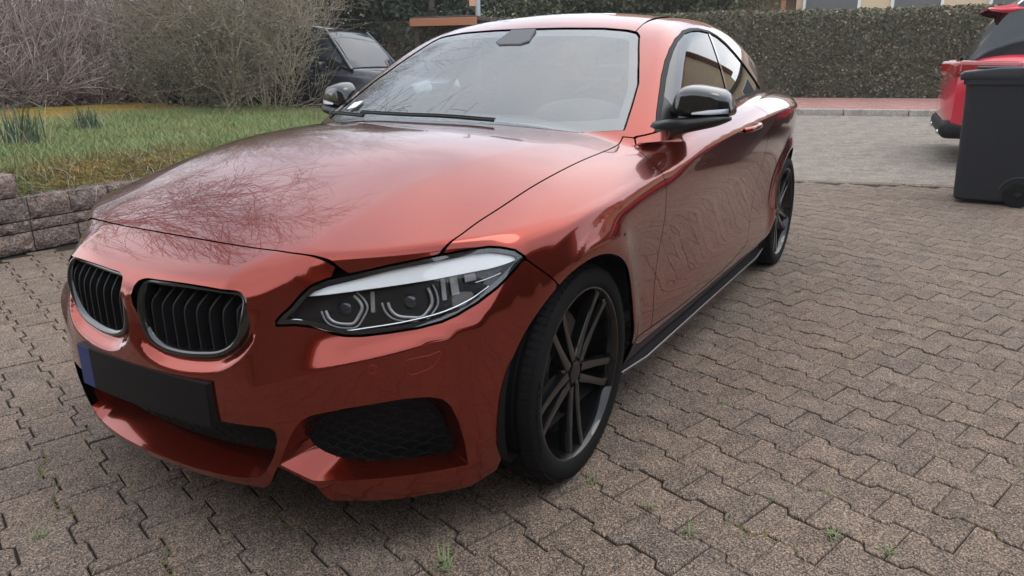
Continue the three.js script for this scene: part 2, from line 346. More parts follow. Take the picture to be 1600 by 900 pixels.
// a panel: the part of a chart where region(P) > 0, with its edges turned inwards
function panel(chart, u0, u1, nu, v0, v1, nv, region, opt = {}) {
  const flange = opt.flange ?? .012, f = opt.f ?? skin, off = opt.offset ?? 0;
  const pts = [], val = [], pos = [], nor = [], idx = [], map = new Map();
  const get = (u, v) => { const [o, d, a, b] = chart(u, v); return cast(o, d, a, b, f); };
  const U = i => u0 + (u1 - u0) * i / nu, Vv = j => v0 + (v1 - v0) * j / nv;
  for (let j = 0; j <= nv; j++) for (let i = 0; i <= nu; i++) { const p = get(U(i), Vv(j)); pts.push(p); val.push(p ? region(p) : -1); }
  const addV = (p) => { const n = skinNormal(p); const q = p.clone().addScaledVector(n, off); pos.push(q.x, q.y, q.z); nor.push(n.x, n.y, n.z); return pos.length / 3 - 1; };
  const vert = k => { if (!map.has(k)) map.set(k, addV(pts[k])); return map.get(k); };
  const edgeMap = new Map();
  const edge = (k1, k2) => {
    const key = k1 < k2 ? k1 + '_' + k2 : k2 + '_' + k1; if (edgeMap.has(key)) return edgeMap.get(key);
    let a = k1, b = k2; if (val[a] <= 0) { a = k2; b = k1; }
    const ia = a % (nu + 1), ja = (a / (nu + 1)) | 0, ib = b % (nu + 1), jb = (b / (nu + 1)) | 0;
    let lo = 0, hi = 1, best = null;
    for (let s = 0; s < 9; s++) { const t = (lo + hi) / 2, p = get(U(ia + (ib - ia) * t), Vv(ja + (jb - ja) * t)); if (p && region(p) > 0) { lo = t; best = p; } else hi = t; }
    const r = addV(best || pts[a]); edgeMap.set(key, r); return r;
  };
  const bound = [];
  for (let j = 0; j < nv; j++) for (let i = 0; i < nu; i++) {
    const c = [j * (nu + 1) + i, j * (nu + 1) + i + 1, (j + 1) * (nu + 1) + i + 1, (j + 1) * (nu + 1) + i];
    const poly = [], isB = [];
    let ok = c.map(k => val[k] > 0); if (!ok.some(Boolean)) continue;
    for (let k = 0; k < 4; k++) { const a = c[k], b = c[(k + 1) % 4]; if (val[a] > 0) { poly.push(vert(a)); isB.push(0); } if ((val[a] > 0) !== (val[b] > 0)) { poly.push(edge(a, b)); isB.push(1); } }
    for (let k = 1; k + 1 < poly.length; k++) idx.push(poly[0], poly[k], poly[k + 1]);
    for (let k = 0; k < poly.length; k++) { const q = (k + 1) % poly.length; if (isB[k] && isB[q] && poly[k] !== poly[q]) bound.push([poly[k], poly[q]]); }
    // grid border
    const nb = [[j === 0, 0, 1], [i === nu - 1, 1, 2], [j === nv - 1, 2, 3], [i === 0, 3, 0]];
    for (const [e, a, b] of nb) if (e && ok[a] && ok[b]) bound.push([vert(c[a]), vert(c[b])]);
  }
  // consistent winding with the outward normals
  for (let t = 0; t < idx.length; t += 3) {
    const [a, b, c] = [idx[t] * 3, idx[t + 1] * 3, idx[t + 2] * 3];
    const ux = pos[b] - pos[a], uy = pos[b + 1] - pos[a + 1], uz = pos[b + 2] - pos[a + 2], vx = pos[c] - pos[a], vy = pos[c + 1] - pos[a + 1], vz = pos[c + 2] - pos[a + 2];
    if ((uy * vz - uz * vy) * nor[a] + (uz * vx - ux * vz) * nor[a + 1] + (ux * vy - uy * vx) * nor[a + 2] < 0) { const q = idx[t + 1]; idx[t + 1] = idx[t + 2]; idx[t + 2] = q; }
  }
  if (flange > 0) {
    for (const [a, b] of bound) {
      const A = V3(pos[a * 3], pos[a * 3 + 1], pos[a * 3 + 2]), B = V3(pos[b * 3], pos[b * 3 + 1], pos[b * 3 + 2]);
      const na = V3(nor[a * 3], nor[a * 3 + 1], nor[a * 3 + 2]), nb = V3(nor[b * 3], nor[b * 3 + 1], nor[b * 3 + 2]);
      const A2 = A.clone().addScaledVector(na, -flange), B2 = B.clone().addScaledVector(nb, -flange);
      const fn = B.clone().sub(A).cross(na).normalize();
      const k = pos.length / 3;
      for (const p of [A, B, B2, A2]) { pos.push(p.x, p.y, p.z); nor.push(fn.x, fn.y, fn.z); }
      idx.push(k, k + 1, k + 2, k, k + 2, k + 3);
    }
  }
  const uv = new Float32Array(pos.length / 3 * 2);
  for (let i = 0; i < uv.length / 2; i++) { uv[2 * i] = pos[3 * i] + pos[3 * i + 2] * .7; uv[2 * i + 1] = pos[3 * i + 1]; }
  return geoFrom(pos, idx, nor, uv);
}
// ---------------------------------------------------------------- the orange-red coupe
const hlUV = p => [Math.atan2(Math.abs(p.x), p.z + .25) * .85, p.y];
const HL = [[.402,.608,.692],[.415,.63,.673],[.428,.646,.657],[.439,.668,.638],[.453,.687,.618],[.482,.702,.593],[.518,.71,.566],[.594,.728,.502],[.665,.741,.428],[.724,.75,.356],[.75,.751,.324],[.77,.747,.302],[.792,.738,.277],[.809,.72,.26],[.798,.691,.303],[.781,.66,.347],[.753,.63,.389],[.725,.609,.428],[.701,.597,.459],[.665,.588,.498],[.619,.583,.544],[.571,.58,.587],[.542,.582,.609],[.518,.588,.623],[.493,.599,.636],[.468,.604,.648],[.441,.607,.663],[.418,.607,.679]];
const hlPoly = HL.map(p => hlUV(V3(...p)));
const hlSD = polySDF(hlPoly);
const hlD = p => { if (p.z < .15 || p.y < .5) return 1; const [a, b] = hlUV(p); return hlSD(a, b); };
const inUV = (L) => polySDF(L.map(p => hlUV(V3(...p))));
const sInt = [[.404,.270],[.418,.296],[.436,.335],[.454,.369],[.472,.393],[.494,.407],[.562,.423],[.61,.429],[.657,.432],[.695,.428],[.716,.416],[.728,.395],[.738,.35],[.744,.289],[.745,.222],[.68,.224],[.596,.228],[.52,.229],[.475,.226]];
const sIntSD = polySDF(sInt);
const cInt = [[0, .368], [.2, .369], [.396, .369], [.411, .362], [.412, .335], [.400, .300], [.384, .270], [.362, .240], [.34, .222], [.30, .211], [.15, .205], [0, .203], [-.15, .205], [-.30, .211], [-.34, .222], [-.362, .240], [-.384, .270], [-.400, .300], [-.412, .335], [-.411, .362], [-.396, .369], [-.2, .369]];
const cIntSD = polySDF(cInt);
const yBot = (() => { const L = [[0, .186], [.345, .190], [.366, .205], [.386, .240], [.398, .261], [.404, .263], [.475, .214], [.494, .166], [.6, .158], [.738, .150], [.774, .173], [.795, .24], [1, .3]]; return s => { let i = 0; while (i < L.length - 2 && s > L[i + 1][0]) i++; return lerp(L[i][1], L[i + 1][1], clamp((s - L[i][0]) / (L[i + 1][0] - L[i][0]), 0, 1)); }; })();
const hoodFront = spl([[0, .618], [.2, .616], [.336, .606], [.43, .588], [.49, .571], [.56, .54], [.66, .44]]);
const hlMid = spl([[.4, .61], [.5, .65], [.66, .665], [.8, .715], [.9, .76]]);
const hoodSideX = spl([[.43, .668], [.40, .679], [.3, .690], [.215, .697], [.07, .703], [-.08, .706], [-.32, .705], [-.57, .698], [-.64, .688]]);
const hoodRear = s => wsBase(s) + lerp(.045, .004, sstep(.35, .66, s));
// positive on the bonnet's side of its front shut line
const hoodB = p => { const s = Math.abs(p.x); if (s > .40 && p.y < hlMid(s)) return -1; return Math.max(hoodFront(s) - p.z, (s - (.487 + (.735 - p.y) * 1.36)) * .6); };
const arch = (p, hz, r) => Math.hypot(p.z - hz, p.y - .322) - r;
const AF = p => arch(p, .012, .350), AR = p => arch(p, WB + .005, .362);
const bumperLine = p => (p.z - (.262 + (p.y - .715) * 1.05)) * .69;
const G = .0022;
const bumperRegion = p => {
  const s = Math.abs(p.x);
  let g = Math.min(-hoodB(p) - G, AF(p), hlD(p) - .003, kidSDF(s, p.y) + .002, p.y - yBot(s), p.z - .02);
  if (p.z < .45) g = Math.min(g, p.y > .60 ? bumperLine(p) - G : 1);
  if (s > .38 && s < .78) g = Math.min(g, sIntSD(s, p.y));
  if (s < .45 && p.y < .4) g = Math.min(g, cIntSD(s, p.y));
  return g;
};
const doorFront = spl([[.2, -.555], [.32, -.562], [.52, -.582], [.72, -.560], [.84, -.552], [.88, -.585], [.93, -.645], [1.0, -.73]]);
const doorRear = spl([[.24, -1.79], [.4, -1.86], [.6, -1.95], [.8, -1.975], [.93, -1.95], [1.0, -1.92]]);
const sillY = spl([[-.2, .308], [-.7, .272], [-1.2, .262], [-1.7, .290], [-2.2, .385], [-2.4, .43]]);
const beltY = spl([[-.62, .915], [-.75, .934], [-1.0, .951], [-1.587, .976], [-1.935, .992], [-2.4, 1.008]]);
const dloPts = [[-.70, .930], [-.79, .995], [-.87, 1.048], [-.97, 1.112], [-1.068, 1.168], [-1.16, 1.213], [-1.26, 1.252], [-1.40, 1.287], [-1.52, 1.300], [-1.64, 1.305], [-1.80, 1.298], [-1.90, 1.280], [-2.0, 1.248], [-2.1, 1.203], [-2.2, 1.150], [-2.31, 1.088], [-2.41, 1.032], [-2.425, 1.016], [-2.41, 1.006], [-2.2, 1.003], [-1.935, .994], [-1.587, .976], [-1.2, .960], [-.9, .945]];
const dloSD = polySDF(dloPts);
const dloD = p => p.y < .88 || Math.abs(p.x) < .45 ? 1 : dloSD(p.z, p.y);
const wsPoly = [[0, 1.303], [.176, 1.302], [.35, 1.297], [.45, 1.287], [.495, 1.277], [.516, 1.262], [.528, 1.245], [.58, 1.172], [.634, 1.089], [.66, 1.02], [.683, .949], [.69, .90], [0, .90], [-.69, .90], [-.683, .949], [-.66, 1.02], [-.634, 1.089], [-.58, 1.172], [-.528, 1.245], [-.516, 1.262], [-.495, 1.277], [-.45, 1.287], [-.35, 1.297], [-.176, 1.302]];
const wsSD = polySDF(wsPoly);
const wsGap = s => lerp(.035, .010, sstep(.42, .58, s));
const wsD = p => p.z < -1.45 ? 1 : Math.max(wsSD(p.x, p.y), p.z - (hoodRear(Math.abs(p.x)) - wsGap(Math.abs(p.x))));
const roofX = spl([[-1.2, .487], [-1.3, .482], [-1.46, .470], [-1.8, .462], [-2.2, .462], [-2.4, .47]]);
const rearWinPoly = [[-2.27, .43], [-2.33, .46], [-2.6, .50], [-2.9, .535], [-3.02, .53], [-3.06, .50], [-3.075, 0], [-3.06, -.50], [-3.02, -.53], [-2.9, -.535], [-2.6, -.50], [-2.33, -.46], [-2.27, -.43], [-2.25, 0]];
const rwSD = polySDF(rearWinPoly);
const rwD = p => p.y < .98 ? 1 : rwSD(p.z, p.x);
const trunkPoly = [[-3.09, .56], [-3.2, .585], [-3.5, .56], [-3.64, .52], [-3.9, .5], [-3.9, -.5], [-3.64, -.52], [-3.5, -.56], [-3.2, -.585], [-3.09, -.56]];
const trSD = polySDF(trunkPoly);
const onDoor = p => Math.min(doorFront(p.y) - p.z, p.z - doorRear(p.y), p.y - sillY(p.z), beltY(p.z) + .004 - p.y);
const onFender = p => Math.min(p.z - doorFront(p.y), p.y - sillY(Math.max(p.z, -.6)) , .925 - p.y + (p.z + .6) * .2);
const flankBottom = z => .205 - .03 * sstep(-.4, -.9, z) * 0;
const fenderRegion = p => { const s = Math.abs(p.x); return Math.min(s - hoodSideX(p.z) - G, p.z > -.15 ? (p.y > .55 ? (p.y > .712 && p.y > hlMid(s) ? 1 : -bumperLine(p) - G) : (p.z > .05 ? -1 : 1)) : 1, AF(p), hlD(p) - .003, onFender(p) - G, (p.z - hoodRear(s) + .05) > 0 || s > .69 ? 1 : -.1); };
const doorRegion = p => onDoor(p) - G;
const frameRegion = p => {
  const s = Math.abs(p.x);
  let g = Math.min(-onDoor(p) - G, AR(p), AF(p), dloD(p), wsD(p) - .002, p.y - flankBottom(p.z), p.z + 3.30 + .35 * (p.y > .55 ? 0 : 0));
  g = Math.min(g, -Math.min(onFender(p), .3) - G);
  if (p.z > -.61 && p.y < .9) g = Math.min(g, Math.max(sillY(Math.max(p.z, -.6)) - G - p.y, -p.z - .60));
  if (p.y > .95) g = Math.min(g, p.z > -2.35 ? Math.max(s - roofX(p.z) - G, -1) : 1, rwD(p) - G);
  if (p.z < -3.0 && p.y > .8) g = Math.min(g, trSD(p.z, p.x) - G);
  if (p.z > -.6 && p.y > .35 && p.y < .90) g = -1;
  return g;
};
const chartHood = (u, v) => [V3(u, .45, -.08), V3(0, Math.sin(v), Math.cos(v)), .2, 1.1];
const chartTail = (u, v) => [V3(0, v, -2.75), V3(Math.sin(u), 0, -Math.cos(u)), .3, 1.15];

const car = thing('coupe', 'glossy orange-red two-door coupe with black grille and black wheels in the foreground', 'car');
const bumper = part('front_bumper', panel(chartNose, -1.50, 1.50, 300, .14, .80, 150, bumperRegion, { flange: .022 }), M.paint, car);
part('bonnet', panel(chartHood, -.715, .715, 200, .28, 2.55, 210, p => Math.min(hoodB(p) - G, hoodSideX(p.z) - Math.abs(p.x) - G, p.z - hoodRear(Math.abs(p.x)), hlD(p) - .003), { flange: .014 }), M.paint, car);
for (const s of [1, -1]) {
  const K = s > 0 ? 1 : .6, q = n => Math.round(n * K);
  part('fender', panel(chartSide(s), -.68, .42, q(150), -.5, 1.02, q(150), fenderRegion, { flange: .014 }), M.paint, car);
  const door = part('door', panel(chartFlank(s), -2.0, -.5, q(150), .22, 1.02, q(90), doorRegion, { flange: .014 }), M.paint, car);
  part('side_frame', panel(chartSide(s), -3.34, -.36, q(330), -.65, 1.36, q(200), frameRegion, { flange: .012 }), M.paint, car);
  // glass and its black trim
  const gl = (name, reg, mat, off, parent = car, fl = 0) => part(name, panel(chartFlank(s), -2.46, -.66, q(name === 'window_trim' ? 300 : 150), .90, 1.33, q(name === 'window_trim' ? 110 : 48), reg, { flange: fl, offset: off }), mat, parent);
  const bpZ = y => -1.633 - (y - 1.042) * .56;
  gl('window_trim', p => Math.min(-dloD(p) - .001, .012 + dloD(p)), M.blackPlastic, .001, car, .016);
  gl('door_window', p => Math.min(-dloD(p) - .011, p.z - bpZ(p.y) - .012, Math.abs(p.x) > .5 ? 1 : -1), M.tinted, -.004);
  gl('rear_side_window', p => Math.min(-dloD(p) - .011, bpZ(p.y) - .012 - p.z, Math.abs(p.x) > .5 ? 1 : -1), M.tinted, -.004);
  gl('centre_pillar_trim', p => Math.min(-dloD(p) - .015, .0135 - Math.abs(p.z - bpZ(p.y))), M.glossBlack, -.001, car, .01);
  gl('mirror_sail', p => Math.min(-dloD(p) - .013, p.z + .90 - (p.y - .95) * .10, 1.075 - p.y), M.satinBlack, -.002, car, .004);
  // handle
  const hz = -1.60, hy = .882, hx = sideW(hy, hz);
  const h = merge([tube([[s * (hx - .004), hy - .004, hz + .105], [s * (hx + .018), hy, hz + .08], [s * (hx + .026), hy + .004, hz + .02], [s * (hx + .026), hy + .006, hz - .04], [s * (hx + .018), hy + .006, hz - .085], [s * (hx - .004), hy + .004, hz - .1]], .012, 12, 40)]);
  part('door_handle', h, M.paint, door);
  // inner skin of the door and the cabin side
  part('door_card', panel(chartFlank(s), -2.5, -.80, 40, .24, .97, 20, p => Math.min(beltY(p.z) - .02 - p.y, 1), { flange: 0, offset: -.05 }), M.cabin, car);
  // sill extension: a black blade under the door
  const pr = [[-.075, .016], [-.045, .000], [-.012, -.004], [.004, .004], [.004, .010], [-.010, .006], [-.040, .008], [-.070, .024]];
  const zs = [], bx = []; for (let i = 0; i <= 40; i++) { const z = lerp(-.305, -2.285, i / 40), e = Math.min(1, Math.min(i, 40 - i) / 4), w = .849 - .012 * (1 - e); zs.push([z, w, lerp(.186, .164, i / 40) + .010 * (1 - e)]); }
  const pos = [], idx = []; const n = pr.length;
  zs.forEach(([z, w, y], i) => { pr.forEach(([a, b]) => pos.push(s * (w + a), y + b, z)); if (i) for (let k = 0; k < n; k++) { const a = (i - 1) * n + k, b = (i - 1) * n + (k + 1) % n, c = i * n + (k + 1) % n, d = i * n + k; idx.push(a, b, c, a, c, d); } });
  const bl = part('sill_blade', toCreasedNormals(geoFrom(pos, idx), .6), M.blackPlastic, car);
  part('blade_edge', tube(zs.map(([z, w, y]) => V3(s * (w + .003), y + .007, z)), .0062, 8, 80), M.glossBlack, bl);
}
part('roof_panel', panel(chartTop, -.50, .50, 110, -2.40, -1.15, 120, p => Math.min(roofX(p.z) - Math.abs(p.x) - G, wsD(p) - .003, rwD(p) - G), { flange: .01 }), M.paint, car);
part('headliner', panel(chartTop, -.52, .52, 30, -2.35, -1.25, 30, p => wsD(p) - .02, { flange: 0, offset: -.03 }), M.cabin, car);
const screen = part('windscreen', panel(chartTop, -.72, .72, 120, -1.30, -.42, 80, p => -wsD(p) - .004, { flange: 0, offset: -.003 }), M.screen, car);
part('screen_border', panel(chartTop, -.72, .72, 180, -1.30, -.42, 120, p => { const d = wsSD(p.x, p.y); return Math.min(-wsD(p) - .003, Math.max(.028 + d, p.z - (hoodRear(Math.abs(p.x)) - wsGap(Math.abs(p.x))) + .075)); }, { flange: 0, offset: -.0055 }), M.frit, screen);
part('cowl', panel(chartTop, -.70, .70, 90, -.80, -.34, 50, p => Math.min(p.z - (hoodRear(Math.abs(p.x)) - .06), hoodRear(Math.abs(p.x)) + .03 - p.z, .69 - Math.abs(p.x)), { flange: .0, offset: -.020 }), M.blackPlastic, car);
part('rear_window', panel(chartTop, -.56, .56, 60, -3.1, -2.2, 50, p => -rwD(p), { flange: 0, offset: -.003 }), M.tinted, car);
part('boot_lid', panel(chartTop, -.60, .60, 60, -3.62, -3.05, 50, p => Math.min(-trSD(p.z, p.x), -rwD(p) < 0 ? 1 : -1, p.y - .7), { flange: .01 }), M.paint, car);
const tail = part('rear_bumper', panel(chartTail, -1.35, 1.35, 120, .24, .985, 60, p => Math.min(-3.30 - p.z + .0, AR(p), p.y - .25, .955 - p.y - (Math.abs(p.x) > .6 ? 0 : 0)), { flange: .01 }), M.paint, car);
for (const s of [1, -1]) part('tail_light', panel(chartTail, s > 0 ? .3 : -1.3, s > 0 ? 1.3 : -.3, 60, .72, .92, 20, p => Math.min(Math.abs(p.x) - .38, .885 - p.y, p.y - .755, -3.1 - p.z), { flange: .006, offset: .004 }), M.tail, car);

// ------------------------------------------------ nose details
const onNose = (s, y, off = 0, side = 1) => { const p = cast(V3(Math.abs(s), y, 1.2), V3(0, 0, -1), 0, 1.4); const n = skinNormal(p); p.addScaledVector(n, off); p.x *= side; return p; };
const noseN = (s, y) => skinNormal(cast(V3(Math.abs(s), y, 1.2), V3(0, 0, -1), 0, 1.4));
// ring of quads swept along a closed outline in the (x, y) front view
function frameRing(loop, prof, zref, side = 1) {
  const n = loop.length, pos = [], idx = [];
  let area = 0; for (let i = 0; i < n; i++) { const a = loop[i], b = loop[(i + 1) % n]; area += a[0] * b[1] - a[1] * b[0]; }
  const sg = area > 0 ? 1 : -1;
  loop.forEach(([x, y], i) => {
    const a = loop[(i + n - 1) % n], b = loop[(i + 1) % n]; let tx = b[0] - a[0], ty = b[1] - a[1]; const l = Math.hypot(tx, ty); tx /= l; ty /= l;
    const nx = -ty * sg, ny = tx * sg;   // inwards
    prof.forEach(([ins, dz]) => { const X = x + nx * ins, Y = y + ny * ins; pos.push(side * X, Y, zref(X, Y) + dz); });
  });
  const m = prof.length;
  for (let i = 0; i < n; i++) for (let k = 0; k < m - 1; k++) { const a = i * m + k, b = i * m + k + 1, c = ((i + 1) % n) * m + k + 1, d = ((i + 1) % n) * m + k; idx.push(a, b, c, a, c, d); }
  return geoFrom(pos, idx);
}
const kidZ = (s, y) => { const p = cast(V3(clamp(s, 0, .6), y, 1.2), V3(0, 0, -1), 0, 1.4); return p.z; };
const kidBase = (() => { const c = new Map(); return (s, y) => { const k = s.toFixed(3) + y.toFixed(3); if (!c.has(k)) c.set(k, planZ(s) + lowZ(y) - .026 - .9 * Math.max(0, y - .60) ** 2 * 4 - .05 * Math.max(0, y - .66)); return c.get(k); }; })();
for (const s of [1, -1]) {
  const g = new THREE.Group(); g.name = 'kidney_grille'; car.add(g);
  part('frame', frameRing(kidLoop, [[-.004, -.02], [-.003, -.004], [.001, .006], [.006, .010], [.012, .010], [.018, .004], [.021, -.006], [.022, -.035]], kidBase, s), M.glossBlack, g);
  const nS = 8;
  for (let i = 0; i < nS; i++) {
    const x = lerp(.064, .325, i / (nS - 1)), w = .0042;
    const ys = []; for (let y = .49; y <= .70; y += .004) if (kidSDF(x, y) < -.012) ys.push(y);
    const y0 = ys[0], y1 = ys[ys.length - 1], pos = [], idx = [], N = 14;
    for (let k = 0; k <= N; k++) {
      const y = lerp(y0, y1, k / N), up = sstep(.66, 1, k / N), zz = kidBase(x, y) - .003 - .022 * up, xx = x + .012 * up + .003 * (1 - k / N);
      for (const [dx, dz] of [[-w, -.03], [-w * .6, 0], [w * .6, 0], [w, -.03]]) pos.push(s * (xx + dx), y, zz + dz);
      if (k) for (let q = 0; q < 3; q++) { const a = (k - 1) * 4 + q; idx.push(a, a + 1, a + 5, a, a + 5, a + 4); }
    }
    part('slat', toCreasedNormals(geoFrom(pos, idx), .5), M.blackPlastic, g);
  }
  const sh = new THREE.Shape(kidLoop.map(([x, y]) => new THREE.Vector2(s * x, y)));
  part('backing', at(new THREE.ShapeGeometry(sh), 0, 0, .66), M.blackPlastic, g);
}
// dark liner behind every opening
part('bumper_liner', panel(chartNose, -1.2, 1.2, 80, .15, .66, 40, p => Math.min(p.y - .16, AF(p) - .01, p.z - .3), { flange: 0, offset: -.105 }), M.blackPlastic, car);
// openings: painted return from the outer edge in to the mesh
function throat(outer, inner, outerP, innerP, n) {
  const A = resample(outer, n), B = resample(inner, n);
  const pos = [], idx = [];
  const R = 5;
  for (let i = 0; i < n; i++) { const a = outerP(...A[i]), b = innerP(...B[i]); for (let k = 0; k <= R; k++) { const t = k / R, q = a.clone().lerp(b, t); pos.push(q.x, q.y, q.z); } }
  for (let i = 0; i < n; i++) { const j = (i + 1) % n; for (let k = 0; k < R; k++) { const a = i * (R + 1) + k, b = a + 1, c = j * (R + 1) + k + 1, d = j * (R + 1) + k; idx.push(a, b, c, a, c, d); } }
  return geoFrom(pos, idx);
}
// resample a closed loop by arc length, keeping its corners (points are spread per edge between matching corner indices)
function resample(L, n) {
  const d = [0]; for (let i = 0; i < L.length; i++) { const a = L[i], b = L[(i + 1) % L.length]; d.push(d[i] + Math.hypot(b[0] - a[0], b[1] - a[1])); }
  const out = []; for (let k = 0; k < n; k++) { const t = d[d.length - 1] * k / n; let i = 0; while (d[i + 1] < t) i++; const u = (t - d[i]) / (d[i + 1] - d[i]), a = L[i], b = L[(i + 1) % L.length]; out.push([lerp(a[0], b[0], u), lerp(a[1], b[1], u)]); }
  return out;
}
// honeycomb bars laid on a surface f(u, v)
function honeycomb(sd, u0, u1, v0, v1, cell, f, r) {
  const gs = [], h = cell * Math.sqrt(3) / 2;
  const seg = (a, b) => {
    const m = [(a[0] + b[0]) / 2, (a[1] + b[1]) / 2]; if (sd(...m) > -.002) return;
    const A = f(...a), B = f(...b), d = B.clone().sub(A), l = d.length(); if (l < 1e-4) return;
    const g = new THREE.CylinderGeometry(r, r, l, 5, 1, true); g.applyQuaternion(new THREE.Quaternion().setFromUnitVectors(V3(0, 1, 0), d.normalize())); const c = A.add(B).multiplyScalar(.5); g.translate(c.x, c.y, c.z); gs.push(g);
  };
  const st = cell * 1.5; let col = 0;
  for (let u = u0; u < u1; u += st, col++) for (let v = v0 + (col % 2 ? h : 0); v < v1; v += 2 * h) {
    const P = k => [u + cell * 1.35 * Math.cos(k * Math.PI / 3), v + cell * .8 * Math.sin(k * Math.PI / 3) * 1.1];
    seg(P(0), P(1)); seg(P(1), P(2)); seg(P(2), P(3));
  }
  return merge(gs);
}
const sMesh = [[.468,.294],[.463,.316],[.475,.343],[.488,.358],[.55,.376],[.621,.383],[.668,.375],[.688,.353],[.7,.306],[.706,.252],[.706,.212],[.669,.220],[.609,.236],[.536,.25],[.507,.261],[.482,.278]];
const sOut = [sInt[2], ...sInt.slice(3), sInt[0], sInt[1]];
const sMeshL = resample(smoothLoop([[.463, .316], [.472, .338], [.488, .362], [.55, .390], [.621, .404], [.675, .406], [.706, .385], [.722, .340], [.730, .290], [.734, .250], [.732, .232], [.680, .232], [.609, .236], [.536, .25], [.507, .261], [.482, .278], [.467, .296]], 90), 90);
const recess = (dp) => (s, y) => onNose(s, y, -dp);
for (const s of [1, -1]) {
  const mx = v => { v.x *= s; return v; };
  const g = new THREE.Group(); g.name = 'side_intake'; car.add(g);
  // match points by angle about the middle so that the walls do not twist
  const C = [.60, .32], n = 400, pick = L => { const P = resample(L, 2400), out = []; for (let k = 0; k < n; k++) { const a = Math.PI - k / n * 2 * Math.PI; let best = null, bd = 9; for (const p of P) { const d = Math.abs(Math.atan2(Math.sin(Math.atan2((p[1] - C[1]) * 1.6, p[0] - C[0]) - a), Math.cos(Math.atan2((p[1] - C[1]) * 1.6, p[0] - C[0]) - a))); if (d < bd) { bd = d; best = p; } } out.push(best); } return out; };
  const A = pick(sInt), B = pick(sMeshL), pos = [], idx = [], R = 5;
  for (let i = 0; i < n; i++) { const a = onNose(A[i][0], A[i][1], -.001), b = onNose(B[i][0], B[i][1], -.056); for (let k = 0; k <= R; k++) { const q = a.clone().lerp(b, k / R); pos.push(s * q.x, q.y, q.z); } }
  for (let i = 0; i < n; i++) { const j = (i + 1) % n; for (let k = 0; k < R; k++) { const a = i * (R + 1) + k, c = j * (R + 1) + k + 1, d = j * (R + 1) + k; idx.push(a, a + 1, c, a, c, d); } }
  part('surround', geoFrom(pos, idx), M.paint, g);
  part('mesh', honeycomb(polySDF(sMeshL), .44, .74, .2, .42, .0165, (x, y) => mx(onNose(x, y, -.054)), .0016), M.blackPlastic, g);
}
{
  const g = new THREE.Group(); g.name = 'centre_intake'; car.add(g);
  const inner = [[0, .352], [.2, .352], [.38, .352], [.392, .346], [.394, .330], [.386, .305], [.372, .285], [.352, .266], [.33, .256], [.29, .249], [.15, .243], [0, .241]];
  const half = cInt.slice(0, 12);
  const innerAll = [...inner, ...inner.slice(1, 11).reverse().map(p => [-p[0], p[1]])];
  const pos = [], idx = [], n = cInt.length, R = 4, Q = 6;
  const dens = L => { const o = []; for (let i = 0; i < L.length; i++) for (let k = 0; k < Q; k++) { const a = L[i], b = L[(i + 1) % L.length]; o.push([lerp(a[0], b[0], k / Q), lerp(a[1], b[1], k / Q)]); } return o; };
  const A = dens(cInt), B = dens(innerAll), sg = x => x < 0 ? -1 : 1;
  for (let i = 0; i < A.length; i++) { const a = onNose(A[i][0], A[i][1], -.001, sg(A[i][0])), b = onNose(B[i][0], B[i][1], 0, sg(B[i][0])); b.z -= .09; for (let k = 0; k <= R; k++) { const q = a.clone().lerp(b, k / R); pos.push(q.x, q.y, q.z); } }
  for (let i = 0; i < A.length; i++) { const j = (i + 1) % A.length; for (let k = 0; k < R; k++) { const a = i * (R + 1) + k, c = j * (R + 1) + k + 1, d = j * (R + 1) + k; idx.push(a, a + 1, c, a, c, d); } }
  part('surround', geoFrom(pos, idx), M.paint, g);
  part('mesh', honeycomb(polySDF(innerAll), -.42, .42, .22, .38, .0165, (x, y) => { const p = onNose(x, y, 0, sg(x)); p.z -= .088; return p; }, .0016), M.blackPlastic, g);
  // carrier and number plate, blank
  const pl = new THREE.Group(); pl.name = 'number_plate'; car.add(pl);
  const cz = .794, cy = .410;
  const curved = (x0, x1, h, t, off) => { const b = box(x1 - x0, h, t, .003, 2); b.translate((x0 + x1) / 2, cy, cz + off); const p = b.attributes.position; for (let i = 0; i < p.count; i++) p.setZ(i, p.getZ(i) - .16 * p.getX(i) ** 2); b.computeVertexNormals(); return b; };
  const seg = (x0, x1, h, t, off) => { const gs = []; const N = 8; const g0 = new THREE.BoxGeometry(x1 - x0, h, t, 24, 1, 1); g0.translate((x0 + x1) / 2, cy, cz + off); const p = g0.attributes.position; for (let i = 0; i < p.count; i++) p.setZ(i, p.getZ(i) - .16 * p.getX(i) ** 2); g0.computeVertexNormals(); return g0; };
  part('plate_carrier', seg(-.264, .264, .114, .014, -.010), M.blackPlastic, pl);
  part('plate_face', seg(-.200, .262, .112, .003, -.002), M.plateBlack, pl);
  part('plate_band', seg(-.262, -.201, .112, .003, -.002), M.plateBlue, pl);
}
// parking sensors and washer covers
for (const s of [1, -1]) {
  const disc = (x, y, r) => { const p = onNose(x, y, .0006), n = noseN(x, y); const g = new THREE.TorusGeometry(r, .0008, 6, 28); g.applyQuaternion(new THREE.Quaternion().setFromUnitVectors(V3(0, 0, 1), n)); g.translate(p.x, p.y, p.z); return s > 0 ? g : mirrorX(g); };
  part('parking_sensor', disc(.613, .514, .0105), M.paintEdge, bumper);
  const wl = [[.664, .523], [.700, .531], [.716, .536], [.708, .508], [.694, .496], [.668, .492]].map(([x, y]) => { const p = onNose(x, y, .0002); p.x *= s; return p; });
  part('washer_cover', tube(wl, .0008, 5, 60, true), M.paintEdge, bumper);
}
